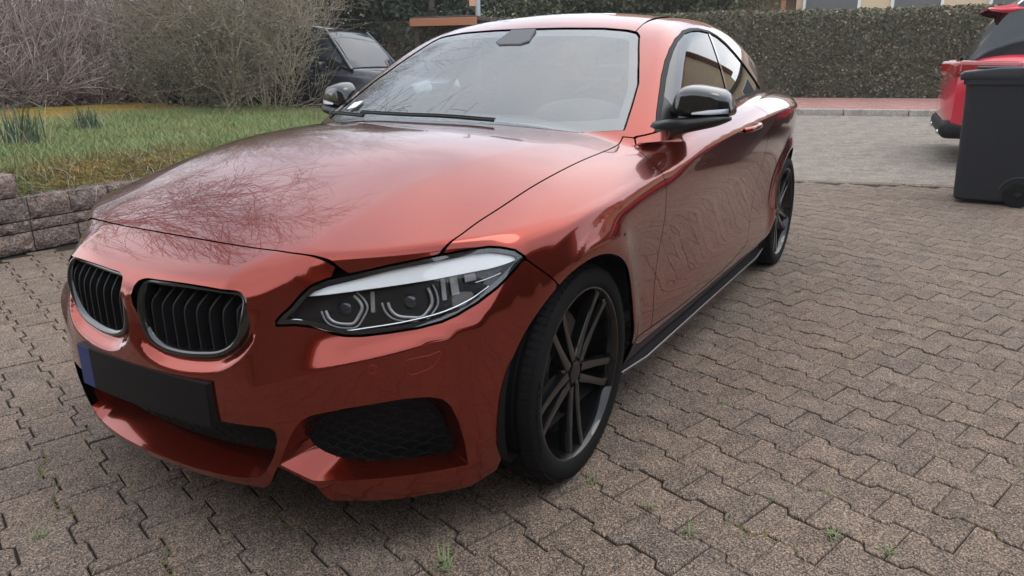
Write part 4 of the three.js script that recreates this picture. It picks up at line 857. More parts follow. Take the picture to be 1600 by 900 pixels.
{
  const tuft = merge([0, 1, 2, 3, 4].map(i => { const b = blade(.075 + .02 * i, .0052, .35 + .15 * i); b.rotateY(i * 1.3); b.translate(Math.cos(i * 2.4) * .012, 0, Math.sin(i * 2.4) * .012); return b; }));
  const ok = (R, x0, x1) => { const [x, z] = lawnSpot(R, x0, x1); const k = mossZone(x, z); if (R() < k * 1.15) return null; return { x, y: dropLawn(x, z) - .004, z, s: lerp(.55, 1.25, R() * R()), sy: lerp(.3, .95, R()), c: grassTint(R, k) }; };
  scatter('grass', tuft, M.grass, 42000, R => ok(R, -3.55, -6.2), 301);
  scatter('grass_far', tuft, M.grass, 22000, R => ok(R, -6.2, -10.5), 302);
  const bit = merge([0, 1, 2].map(i => { const g = new THREE.IcosahedronGeometry(.016, 0); g.scale(1, .6, 1); g.translate(Math.cos(i * 2.1) * .018, .004, Math.sin(i * 2.1) * .018); return g; }));
  scatter('moss', bit, M.moss, 16000, R => { const [x, z] = R() < .5 ? lawnSpot(R, -3.5, -4.6) : lawnSpot(R, -7, -11); const k = mossZone(x, z); if (R() > k) return null; return { x, y: dropLawn(x, z), z, s: lerp(.6, 1.7, R()) * (x < -6 ? 2.2 : 1), c: gcol.clone().setRGB(lerp(.7, 1.2, R()), lerp(.7, 1.1, R()), lerp(.5, 1.2, R())) }; }, 303);
  // dry stalks hanging over the edge of the wall
  const stalk = blade(.30, .005, .9);
  scatter('dry_grass', stalk, M.strawDry, 520, R => { const x = lerp(-3.95, -3.58, R()), z = lerp(-.4, -2.1, Math.pow(R(), .8)); return { x, y: dropLawn(x, z), z, s: lerp(.5, 1.2, R()), ry: Math.PI / 2 + (R() - .5) * 2.2, rx: lerp(.1, .9, R()) }; }, 304);
}
// clumps of narrow bulb leaves beside the wall
[[-5.05, -1.48, 1.25, 'clump of grey-green bulb leaves at the left edge of the lawn'], [-5.75, -2.45, .80, 'smaller clump of grey-green bulb leaves farther back on the lawn']].forEach(([x, z, s, label], i) => {
  const g = thing('bulb_plant', label, 'plant', [x, dropLawn(x, z), z], 0, 'bulb leaf clumps on the lawn'), R = rng(900 + i);
  const L = []; for (let k = 0; k < 70; k++) { const b = blade(lerp(.22, .40, R()) * s, .013, lerp(.05, .75, R() * R())); b.rotateY(R() * 6.28); b.translate((R() - .5) * .22 * s, 0, (R() - .5) * .22 * s); L.push(b); }
  part('leaves', merge(L), M.bulbLeaf, g);
  const D = []; for (let k = 0; k < 40; k++) { const b = blade(lerp(.2, .42, R()) * s, .006, lerp(.5, 1.3, R())); b.rotateY(R() * 6.28); b.translate((R() - .5) * .3 * s, 0, (R() - .5) * .3 * s); D.push(b); }
  part('dry_leaves', merge(D), M.strawDry, g);
});
// ------------------------------------------------ branching plants
// tapering three-sided branches, drawn into flat arrays
class Sticks {
  constructor() { this.p = []; this.i = []; this.n = []; }
  seg(a, b, r0, r1, m = 3) {
    const d = b.clone().sub(a).normalize(), u = Math.abs(d.y) < .9 ? V3(0, 1, 0).cross(d).normalize() : V3(1, 0, 0).cross(d).normalize(), v = d.clone().cross(u), k = this.p.length / 3;
    for (const [c, r] of [[a, r0], [b, r1]]) for (let q = 0; q < m; q++) { const t = q / m * 6.2832, x = Math.cos(t), y = Math.sin(t); const nx = u.x * x + v.x * y, ny = u.y * x + v.y * y, nz = u.z * x + v.z * y; this.p.push(c.x + nx * r, c.y + ny * r, c.z + nz * r); this.n.push(nx, ny, nz); }
    for (let q = 0; q < m; q++) { const e = (q + 1) % m; this.i.push(k + q, k + e, k + m + e, k + q, k + m + e, k + m + q); }
  }
  geo() { return geoFrom(this.p, this.i, this.n); }
}
// grows a branch; S.wood collects thick wood, S.fine the twigs, S.tips the ends
function grow(S, a, dir, len, r, depth, R, o) {
  const n = depth > 1 ? 5 : depth > 0 ? 4 : 3; let p = a.clone(), d = dir.clone(), rr = r;
  for (let k = 0; k < n; k++) {
    d.x += (R() - .5) * o.wig; d.y += (R() - .5) * o.wig + o.up; d.z += (R() - .5) * o.wig; d.normalize();
    const q = p.clone().addScaledVector(d, len / n), r1 = r * (1 - (k + 1) / n * .72);
    (depth > o.fineAt ? S.wood : S.fine).seg(p, q, rr, Math.max(r1, o.rmin), depth > o.fineAt ? 5 : 3);
    if (depth > 0 && (k > 0 || o.low)) {
      const kids = o.kids[depth] ?? 1;
      for (let c = 0; c < kids; c++) { if (R() > .86) continue; const ang = R() * 6.283, spread = lerp(o.sp0, o.sp1, R()); const u = Math.abs(d.y) < .9 ? V3(0, 1, 0).cross(d).normalize() : V3(1, 0, 0).cross(d).normalize(), v = d.clone().cross(u); const nd = d.clone().multiplyScalar(Math.cos(spread)).addScaledVector(u, Math.sin(spread) * Math.cos(ang)).addScaledVector(v, Math.sin(spread) * Math.sin(ang)); grow(S, p.clone().lerp(q, R()), nd, len * lerp(.42, .72, R()), Math.max(o.rmin, rr * .5), depth - 1, R, o); }
    }
    p = q; rr = Math.max(r1, o.rmin);
  }
  S.tips.push([p, d]);
}
function leafCloud(tips, n, size, R, spread, flat = .5) {
  const pos = [], idx = [], nor = [];
  for (let k = 0; k < n; k++) {
    const [p] = tips[(R() * tips.length) | 0], c = V3(p.x + (R() - .5) * spread, p.y + (R() - .5) * spread, p.z + (R() - .5) * spread), s = size * lerp(.6, 1.3, R());
    const a = V3(R() - .5, (R() - .5) * flat, R() - .5).normalize(), b = V3(R() - .5, R() - .5, R() - .5).cross(a).normalize(), m = a.clone().cross(b), i = pos.length / 3;
    for (const [x, y] of [[-.5, 0], [0, -.28], [.5, 0], [0, .28]]) { pos.push(c.x + (a.x * x + b.x * y) * s, c.y + (a.y * x + b.y * y) * s, c.z + (a.z * x + b.z * y) * s); nor.push(m.x, m.y, m.z); }
    idx.push(i, i + 1, i + 2, i, i + 2, i + 3);
  }
  return geoFrom(pos, idx, nor);
}
function shrub(name, label, category, x, z, h, seed, o, mats, group, extra) {
  const y = Math.max(x < -3.6 && z > -7.2 ? lawnY(x, z) : groundY(x, z), 0) - .03, g = thing(name, label, category, [x, y, z], 0, group), R = rng(seed);
  const S = { wood: new Sticks(), fine: new Sticks(), tips: [] };
  for (let k = 0; k < o.stems; k++) { const a = R() * 6.283, t = lerp(o.lean0, o.lean1, R()); grow(S, V3(Math.cos(a) * o.foot * R(), 0, Math.sin(a) * o.foot * R()), V3(Math.cos(a) * Math.sin(t), Math.cos(t), Math.sin(a) * Math.sin(t)), h * lerp(.6, 1, R()), o.r * lerp(.6, 1.1, R()), o.depth, R, o); }
  if (S.wood.p.length) part(o.stems > 1 ? 'stems' : 'trunk', S.wood.geo(), mats[0], g);
  if (S.fine.p.length) part('twigs', S.fine.geo(), mats[1], g);
  if (extra) extra(g, S, R);
  return g;
}
const bare = (o = {}) => Object.assign({ stems: 9, lean0: .05, lean1: .75, foot: .45, r: .022, depth: 3, kids: { 3: 2, 2: 2, 1: 2 }, wig: .35, up: .05, sp0: .35, sp1: .95, rmin: .0022, fineAt: 1, low: true }, o);
// bare brown shrubs along the left
[[-10.2, -3.4, 3.6, 'bare brown shrub at the far left edge behind the lawn'], [-11.6, -5.0, 4.4, 'tall bare shrub second from the left behind the lawn'], [-10.6, -6.2, 2.0, 'low tangled bare shrub between the tall bare shrubs'], [-12.6, -7.4, 5.0, 'tall bare shrub with the white house showing through it'], [-10.4, -7.9, 2.6, 'bare shrub left of the pale many-stemmed shrub']].forEach(([x, z, h, label], i) =>
  shrub('bare_shrub', label, 'shrub', x, z, h, 500 + i, bare({ stems: [5, 4, 4, 2, 3][i], r: .026, lean1: .95, kids: { 3: 2, 2: 2, 1: 1 }, rmin: .0034 }), [M.bark, M.twig], 'bare shrubs behind the lawn'));
// the pale, many-stemmed shrub in the middle, with grey-green leaves low down
shrub('pale_shrub', 'pale many-stemmed bare shrub left of the dark parked car', 'shrub', -8.1, -5.9, 4.6, 541, bare({ stems: 15, lean0: .02, lean1: .42, r: .038, foot: .55, up: .09, kids: { 3: 1, 2: 2, 1: 2 }, rmin: .003 }), [M.barkPale, M.twigPale]);
shrub('leafy_shrub', 'grey-green leafy shrub at the lawn edge beside the dark parked car', 'shrub', -6.55, -5.35, 1.55, 547, bare({ stems: 18, lean0: .05, lean1: .8, r: .014, foot: .7, kids: { 3: 2, 2: 2, 1: 1 } }), [M.barkPale, M.twigPale], undefined, (g, S, R) => part('foliage', leafCloud(S.tips, 9000, .036, R, .14), M.leafGrey, g));
shrub('leafy_shrub', 'low grey-green leafy shrub at the foot of the pale shrub', 'shrub', -7.6, -5.0, .95, 553, bare({ stems: 18, lean0: .1, lean1: 1.0, r: .010, foot: .6, depth: 2, kids: { 2: 2, 1: 2 } }), [M.barkPale, M.twigPale], undefined, (g, S, R) => part('foliage', leafCloud(S.tips, 7000, .04, R, .18), M.leafGrey, g));
// taller bare trees beyond, whose crowns the bonnet mirrors
[[-14.5, -4.0, 4.8, 'tall bare tree at the far left'], [-15.5, -9.5, 5.0, 'tall bare tree behind the tangled shrubs'], [-11.8, -10.2, 3.2, 'bare tree behind the pale many-stemmed shrub'], [-9.6, -1.1, 5.8, 'bare tree standing on the left of the lawn outside the view'] ].forEach(([x, z, h, label], i) =>
  shrub('bare_tree', label, 'tree', x, z, h, 600 + i, bare({ stems: 1, lean0: 0, lean1: .08, foot: .01, r: .13, depth: 4, kids: { 4: 3, 3: 2, 2: 2, 1: 1 }, rmin: .006, fineAt: 2, sp0: .4, sp1: 1.0, up: .03, low: false }), [M.barkDark, M.barkDark], 'bare trees beyond the garden'));
// dead brush heaped under the bare shrubs: cut twigs and withered leaves
{
  const tw = (() => { const S = new Sticks(), R = rng(71); for (let k = 0; k < 5; k++) { let p = V3(0, 0, 0), d = V3(R() - .5, R() * .6, R() - .5).normalize(); for (let q = 0; q < 3; q++) { const e = p.clone().addScaledVector(d, .14); S.seg(p, e, .004, .003); d.x += (R() - .5) * .6; d.y += (R() - .5) * .6; d.normalize(); p = e; } } return S.geo(); })();
  const spot = R => { const x = lerp(-8.9, -12.5, Math.pow(R(), 1.2)), z = lerp(-1.2, -8.2, R()), top = (.30 + .95 * sstep(-8.6, -10.2, x)) * (1 - .5 * sstep(-6.2, -8.2, z)) * lerp(.7, 1.15, .5 + .5 * _sn.noise(x, 2, z * .8)); return [x, z, top]; };
  const cg = new THREE.Color();
  scatter('brush', tw, M.twig, 4500, R => { const [x, z, t] = spot(R); return { x, y: lawnY(x, z) + t * R(), z, s: lerp(.7, 1.8, R()), rx: R() * 2 - 1, c: cg.clone().setScalar(lerp(.6, 1.5, R())) }; }, 711);
  const lf = (() => { const g = new THREE.PlaneGeometry(.055, .04, 2, 1); const p = g.attributes.position; for (let i = 0; i < p.count; i++) p.setZ(i, .012 * Math.abs(p.getX(i)) / .027); g.computeVertexNormals(); return g; })();
  scatter('withered_leaves', lf, M.deadLeaf, 11000, R => { const [x, z, t] = spot(R); return { x, y: lawnY(x, z) + t * Math.pow(R(), 1.2), z, s: lerp(.6, 1.6, R()), rx: R() * 6, rz: R() * 6, c: cg.clone().setScalar(lerp(.45, 1.4, R())).multiply(new THREE.Color(1, lerp(.92, 1.06, R()), lerp(.9, 1.1, R()))) }; }, 712);
  // core of packed litter so that the heap is not see-through
  const pos = [], idx = [], n = 40, m = 14; for (let j = 0; j <= n; j++) for (let i = 0; i <= m; i++) { const z = lerp(-.8, -8.6, j / n), x = lerp(-9.1, -13, i / m); const t = (.16 + .60 * sstep(-8.8, -10.4, x)) * (1 - .5 * sstep(-6.2, -8.2, z)); pos.push(x, lawnY(x, z) + t * (.7 + .5 * _sn.noise(x * 1.3, 1, z * 1.3)) - (i ? 0 : .2), z); } for (let j = 0; j < n; j++) for (let i = 0; i < m; i++) { const a = j * (m + 1) + i; idx.push(a, a + m + 1, a + 1, a + 1, a + m + 1, a + m + 2); }
  const c = part('leaf_litter', geoFrom(pos, idx, null, pos.filter((v, i) => i % 3 !== 1).map(v => v * .8)), M.litter, scene); c.userData.kind = 'stuff';
}
// weeds in the joints
[[0.738, 0.548, 1.3, 'largest green weed tuft in the joints, at the bottom edge below the front bumper'], [1.538, -0.052, .9, 'green weed tuft in a joint low on the right, left of a second one'], [1.659, -0.052, .8, 'rightmost green weed tuft low in the foreground paving'], [1.087, 0.059, .7, 'green weed tuft in a joint right of the front tyre, nearer the camera'], [1.211, 0.122, .8, 'green weed tuft in the foreground paving between two others'], [1.086, -0.671, .6, 'small weed tuft beside the side sill of the coupe'], [0.9, 0.03, .8, 'weed tuft touching the bottom of the front tyre'], [-0.236, 0.983, .9, 'weed tuft at the lower left corner of the paving'], [1.364, -0.147, .5, 'tiny weed tuft in the middle of the right foreground paving'], [1.07, -2.167, .8, 'far weed tuft in the paving right of the rear wheel'], [1.246, -2.343, .6, 'farthest right weed tuft level with the rear wheel']].forEach(([x, z, s, label], i) => {
  const g = thing('weed', label, 'weed', [x, -.006, z], 0, 'weeds in the paving joints'), R = rng(1200 + i), L = [];
  for (let k = 0; k < 26; k++) { const b = blade(lerp(.012, .035, R()) * s, .004 * s, lerp(.6, 1.6, R())); b.rotateY(R() * 6.28); b.translate((R() - .5) * .03 * s, 0, (R() - .5) * .03 * s); L.push(b); }
  part('leaves', merge(L), M.grass, g);
});
// moss sitting in the paving joints, and small crumbs of stone and leaf on the blocks
{
  const bit = (() => { const g = new THREE.IcosahedronGeometry(.006, 0); g.scale(1.3, .55, 1.3); return g; })();
  M.jointMoss = new THREE.MeshStandardMaterial({ color: lin(.105, .115, .035), roughness: 1 }); M.jointMoss.name = 'joint_moss';
  const cg = new THREE.Color();
  const clusters = []; { const R = rng(4401); for (let i = 0; i < 150; i++) clusters.push([(R() * 40 | 0) - 26, (R() - .5) * 7 + .6, R()]); }
  scatter('joint_moss', bit, M.jointMoss, 3200, R => {
    const [r, u0, k] = clusters[(R() * clusters.length) | 0], u = u0 + (R() - .5) * (.05 + .22 * k), ph = (((u - 1.158) / PL - (((r % 2) + 2) % 2 ? .5 : 0)) % 1 + 1) % 1;
    const low = ph < .25 || ph > .75 ? -1 : 1, v = -.983 + r * PW + low * .0125 + (R() - .5) * .007;
    const x = pvU.x * u + pvV.x * v, z = pvU.z * u + pvV.z * v; if (x < -3.3 || x > 3.8 || z > 2.6 || z < -5.8) return null;
    return { x, y: -.0045, z, s: lerp(.4, 1.1, R()), c: cg.clone().setRGB(lerp(.7, 1.5, R()), lerp(.7, 1.25, R()), lerp(.5, 1.2, R())) };
  }, 4402);
  const crumb = new THREE.TetrahedronGeometry(.0035, 0);
  M.crumb = new THREE.MeshStandardMaterial({ color: lin(.42, .37, .32), roughness: .95 }); M.crumb.name = 'crumb';
  scatter('paving_crumbs', crumb, M.crumb, 900, R => { const x = lerp(-3, 3.6, R()), z = lerp(-4.5, 2.2, R()); return { x, y: .0015, z, s: lerp(.3, 1.3, R() * R()), rx: R() * 3, c: cg.clone().setScalar(lerp(.25, 1.5, R())) }; }, 4403);
}
// ---------------------------------------------------------------- across the street
// clipped hedge: twiggy leaves over a dark core
{
  const hg = thing('clipped_hedge', 'long clipped dark hedge across the street behind the red pavement', 'hedge', roadP(-1, 9.3, 0).toArray());
  const base = hg.position, e0 = -9, e1 = 22, n0 = 8.62, n1 = 9.9, H = e => 1.72 + .05 * _sn.noise(e * .35, 7, 0) + .035 * _sn.noise(e * 1.4, 9, 0);
  const loc = (e, n, y) => roadP(e, n, y).sub(base);
  // core
  const pos = [], idx = [], N = 60; for (let i = 0; i <= N; i++) { const e = lerp(e0 + .1, e1 - .1, i / N), h = H(e) - .12; for (const [n, y] of [[n0 + .12, -.1], [n0 + .12, h], [n1 - .1, h], [n1 - .1, -.1]]) { const p = loc(e, n, y); pos.push(p.x, p.y, p.z); } if (i) for (let k = 0; k < 3; k++) { const a = (i - 1) * 4 + k; idx.push(a, a + 1, a + 5, a, a + 5, a + 4); } }
  part('inner_foliage', geoFrom(pos, idx), M.leafHedge.clone(), hg);
  const mk = (n, seed, size, mat, name) => {
    const R = rng(seed), P = [], I = [], Nn = [], Cc = [];
    for (let k = 0; k < n; k++) {
      const e = lerp(e0, e1, R()), h = H(e), top = R() < .28; let nn, y; const dep = Math.pow(R(), 2) * .16;
      const lump = .05 * _sn.noise(e * 2.1, 0, 3) + .03 * _sn.noise(e * 5, 2, 5);
      if (top) { nn = lerp(n0, n1, R()); y = h - dep + .06 * R() * R(); } else { y = h * R(); nn = n0 + dep + lump + .03 * _sn.noise(e * 4, y * 4, 1); }
      const c = loc(e, nn, y), s = size * lerp(.6, 1.4, R()), a = V3(R() - .5, R() - .5, R() - .5).normalize(), b = V3(R() - .5, R() - .5, R() - .5).cross(a).normalize(), m = a.clone().cross(b), i = P.length / 3;
      const t = lerp(.55, 1.6, R());
      for (const [x, q] of [[-.5, 0], [0, -.3], [.5, 0], [0, .3]]) { P.push(c.x + (a.x * x + b.x * q) * s, c.y + (a.y * x + b.y * q) * s, c.z + (a.z * x + b.z * q) * s); Nn.push(m.x, m.y, m.z); Cc.push(t, t, t); }
      I.push(i, i + 1, i + 2, i, i + 2, i + 3);
    }
    const g = geoFrom(P, I, Nn); g.setAttribute('color', new THREE.Float32BufferAttribute(Cc, 3)); mat.vertexColors = true;
    const m = part(name, g, mat, hg); m.userData.kind = 'stuff';
  };
  mk(80000, 811, .062, M.leafHedge, 'foliage'); mk(30000, 812, .055, M.leafHedgeBrown, 'dry_foliage');
}
// evergreen trees and shrubs behind, left of the hedge
function evergreen(label, e, n, h, w, seed, mat, leaves, size) {
  const b = roadP(e, n, 0), g = thing('evergreen_tree', label, 'tree', b.toArray(), 0, 'evergreen trees across the street'), R = rng(seed), tips = [];
  const S = new Sticks(); S.seg(V3(0, 0, 0), V3(0, h * .5, 0), .12, .09, 7); S.seg(V3(0, h * .5, 0), V3(.1, h * .9, 0), .09, .03, 6);
  for (let k = 0; k < 26; k++) { const a = R() * 6.283, y = h * lerp(.08, .8, R()), l = w * lerp(.5, 1, R()) * Math.sqrt(1 - Math.pow(y / h, 2) * .7); const q = V3(Math.cos(a) * l, y + l * .35, Math.sin(a) * l); S.seg(V3(0, y, 0), q, .03, .008, 4); for (let c = 0; c < 34; c++) tips.push([V3(q.x, q.y, q.z).multiplyScalar(1).lerp(V3(0, y, 0), Math.pow(R(), 2) * .8).add(V3((R() - .5) * w * .55, (R() - .5) * w * .5, (R() - .5) * w * .55))]); }
  part('trunk', S.geo(), M.bark, g); part('crown', leafCloud(tips, leaves, size, R, w * .20, 1), mat, g);
}
evergreen('dark evergreen tree behind the dark parked car', -10.2, 9.6, 5.2, 2.1, 821, M.leafEver, 20000, .14);
evergreen('dark evergreen shrub right behind the dark parked car roof', -8.3, 10.0, 4.4, 1.9, 822, M.leafEver, 19000, .14);
evergreen('olive-green evergreen shrub beside the lamp post', -5.9, 12.6, 4.2, 1.9, 823, M.leafOlive, 18000, .13);
evergreen('olive-green evergreen shrub between lamp post and red-roofed house', -3.6, 13.2, 3.9, 2.1, 824, M.leafOlive, 18000, .13);
evergreen('low olive shrub under the beige house wall', -1.4, 12.6, 3.0, 1.3, 826, M.leafOlive, 9000, .11);
// houses
function house(name, label, e, n, w, d, h, roofH, turn, wallM, roofM, wins, opt = {}) {
  const b = roadP(e, n, 0), g = thing(name, label, 'house', b.toArray(), turn);
  const wall = part('wall', at(new THREE.BoxGeometry(w, h, d), 0, h / 2, 0), wallM, g);
  const ov = .45, sh = new THREE.Shape(opt.gableX ? [[-d / 2 - ov, -.12], [0, roofH], [d / 2 + ov, -.12], [d / 2 + ov, .06], [0, roofH + .2], [-d / 2 - ov, .06]].map(p => new THREE.Vector2(...p)) : [[-w / 2 - ov, -.12], [0, roofH], [w / 2 + ov, -.12], [w / 2 + ov, .06], [0, roofH + .2], [-w / 2 - ov, .06]].map(p => new THREE.Vector2(...p)));
  const L = opt.gableX ? w : d, rg = new THREE.ExtrudeGeometry(sh, { depth: L + ov * 2, bevelEnabled: false }); rg.translate(0, h, -L / 2 - ov); if (opt.gableX) rg.rotateY(Math.PI / 2);
  part('roof', rg, roofM, g);
  const gs = new THREE.Shape((opt.gableX ? [[-d / 2, 0], [d / 2, 0], [0, roofH]] : [[-w / 2, 0], [w / 2, 0], [0, roofH]]).map(p => new THREE.Vector2(...p))), gg = new THREE.ExtrudeGeometry(gs, { depth: L - .02, bevelEnabled: false }); gg.translate(0, h - .01, -L / 2 + .01); if (opt.gableX) gg.rotateY(Math.PI / 2);
  part('gable', gg, wallM, g);
  for (const [x, y, ww, hh, kind] of wins) {
    const f = part('window', at(new THREE.BoxGeometry(ww + .16, hh + .16, .08), x, y, d / 2 + .03), M.white, g); part('pane', at(new THREE.BoxGeometry(ww, hh, .05), x, y, d / 2 + .06), kind ? M.shutter : M.pane, f);
    part('sill', at(new THREE.BoxGeometry(ww + .3, .06, .18), x, y - hh / 2 - .11, d / 2 + .09), M.kerbStone, f);
  }
  return g;
}
const rt = Math.atan2(-RE.z, RE.x);
house('beige_house', 'large beige house behind the clipped hedge', 17.4, 19.5, 15.5, 9, 5.6, 3.2, rt, M.beige, M.terracotta, [[-5.2, 1.6, 1.3, 1.4, 1], [-.2, 1.6, 1.6, 1.4, 0], [3.2, 1.6, 1.6, 1.4, 1], [1.2, 4.4, 1.2, 1.2, 1], [5.2, 4.4, 1.2, 1.2, 0]], { gableX: true });
house('beige_house', 'smaller beige house with a red-brown porch roof left of the hedge', -1.9, 19.6, 5.6, 7, 5.2, 2.6, rt, M.beige, M.terracotta, [[-1.2, 3.0, 1.2, 1.3, 1], [1.6, 3.0, 1.2, 1.3, 0]], { gableX: true });
{ // one-storey annex of the beige house, seen just over the hedge
  const b = roadP(4.6, 17.2, 0), g = thing('beige_annex', 'low beige annex with dark shutters showing just above the hedge', 'building', b.toArray(), rt);
  part('wall', at(new THREE.BoxGeometry(8.4, 3.3, 4), 0, 1.65, 0), M.beige, g); part('roof', at(new THREE.BoxGeometry(8.8, .18, 4.4), 0, 3.39, 0), M.roofDark, g);
  for (const [x, w] of [[-3.3, 1.3], [-1.2, 1.1], [1.2, 1.3], [3.2, 1.1]]) { const f = part('window', at(new THREE.BoxGeometry(w + .16, 1.4, .08), x, 2.2, 2.03), M.white, g); part('shutter', at(new THREE.BoxGeometry(w, 1.26, .06), x, 2.2, 2.06), M.shutter, f); }
}
{ // wooded hillside closing the view behind the houses
  const pos = [], idx = [], nx = 60, nz = 10; for (let j = 0; j <= nz; j++) for (let i = 0; i <= nx; i++) { const e = lerp(-90, 90, i / nx), n = lerp(34, 110, j / nz), p = roadP(e, n, 0); pos.push(p.x, p.y - .5 + 13 * sstep(34, 100, n) + (j ? 1.6 * _sn.noise(e * .12, 1, n * .12) + .8 * _sn.noise(e * .5, 4, n * .5) : 0), p.z); } for (let j = 0; j < nz; j++) for (let i = 0; i < nx; i++) { const a = j * (nx + 1) + i; idx.push(a, a + 1, a + nx + 1, a + 1, a + nx + 2, a + nx + 1); }
  structure('hillside', geoFrom(pos, idx, null, pos.filter((v, i) => i % 3 !== 1).map(v => v * .1)), M.lawnSoil);
}
{ // porch roof in front of the smaller house
  const b = roadP(-1.8, 15.2, 0), g = thing('porch_roof', 'red-brown lean-to porch roof in front of the smaller beige house', 'roof', b.toArray(), rt);
  part('roof_slope', at(new THREE.BoxGeometry(4.0, .1, 1.6), 0, 2.55, 0, .38), M.terracotta, g); for (const x of [-1.85, 1.85]) part('post', at(new THREE.BoxGeometry(.12, 2.3, .12), x, 1.15, .55), M.woodOrange, g);
}
house('white_house', 'white house seen far off through the bare shrubs', -22.5, 14.0, 9, 7, 3.6, 1.8, rt + .4, M.white, M.roofDark, [[-2.6, 1.9, 1.4, 1.2, 0], [0, 1.9, 1.4, 1.2, 0], [2.6, 1.9, 1.4, 1.2, 0]], { gableX: true });
{ // flat-roofed carport with an orange fascia
  const b = roadP(-7.05, 9.4, 0), g = thing('carport', 'flat carport with orange wooden fascia behind the dark parked car', 'carport', b.toArray(), rt);
  part('roof_slab', at(box(1.5, .10, 3.2, .02), 0, 1.70, 0), M.roofDark, g); part('fascia', at(box(1.56, .16, .06, .01), 0, 1.63, 1.64), M.woodOrange, g);
  for (const [x, z] of [[-.68, 1.5], [.68, 1.5], [-.68, -1.5], [.68, -1.5]]) part('post', at(new THREE.BoxGeometry(.10, 1.65, .10), x, .825, z), M.timberDark, g);
  part('back_wall', at(new THREE.BoxGeometry(1.4, 1.6, .1), 0, .80, -1.5), M.terracotta, g);
}
{ // lamp post
  const b = roadP(-6.6, 8.75, 0), g = thing('lamp_post', 'grey metal lamp post carrying a small orange-white sign', 'lamp post', b.toArray());
  part('pole', at(new THREE.CylinderGeometry(.05, .065, 5.2, 16), 0, 2.6, 0), M.galvanised, g);
  part('arm', tube([[0, 5.1, 0], [.1, 5.3, .1], [.35, 5.4, .5], [.5, 5.4, .8]], .03, 8, 16), M.galvanised, g); part('lamp_head', at(box(.22, .08, .5, .03), .58, 5.38, .95, 0, .55), M.galvanised, g);
  part('sign', at(box(.20, .20, .012, .003), -.06, 2.12, .075, 0, .5), M.signOrange, g);
}
// the home behind and to the right of the photographer: it is mirrored in the car's flank and closes off the sky there
{
  const g = thing('rendered_house', 'rendered house behind the photographer at the end of the driveway, outside the view', 'house', [1.5, 0, 8.6]);
  const uvw = (m, a, b) => { const u = m.geometry.attributes.uv; for (let i = 0; i < u.count; i++) u.setXY(i, u.getX(i) * a, u.getY(i) * b); };
  uvw(part('wall', at(new THREE.BoxGeometry(13, 3.4, 7), 0, 1.7, 0), M.render, g), 9, 4);
  part('roof', at(new THREE.BoxGeometry(14, .25, 8), 0, 3.52, 0), M.roofDark, g);
  const h = thing('garage', 'dark timber garage right of the driveway, outside the view', 'garage', [7.6, 0, -.6]);
  part('wall', at(new THREE.BoxGeometry(4, 2.7, 7.5), 0, 1.35, 0), M.timberDark, h); part('roof', at(new THREE.BoxGeometry(4.4, .2, 7.9), 0, 2.8, 0), M.roofDark, h);
}
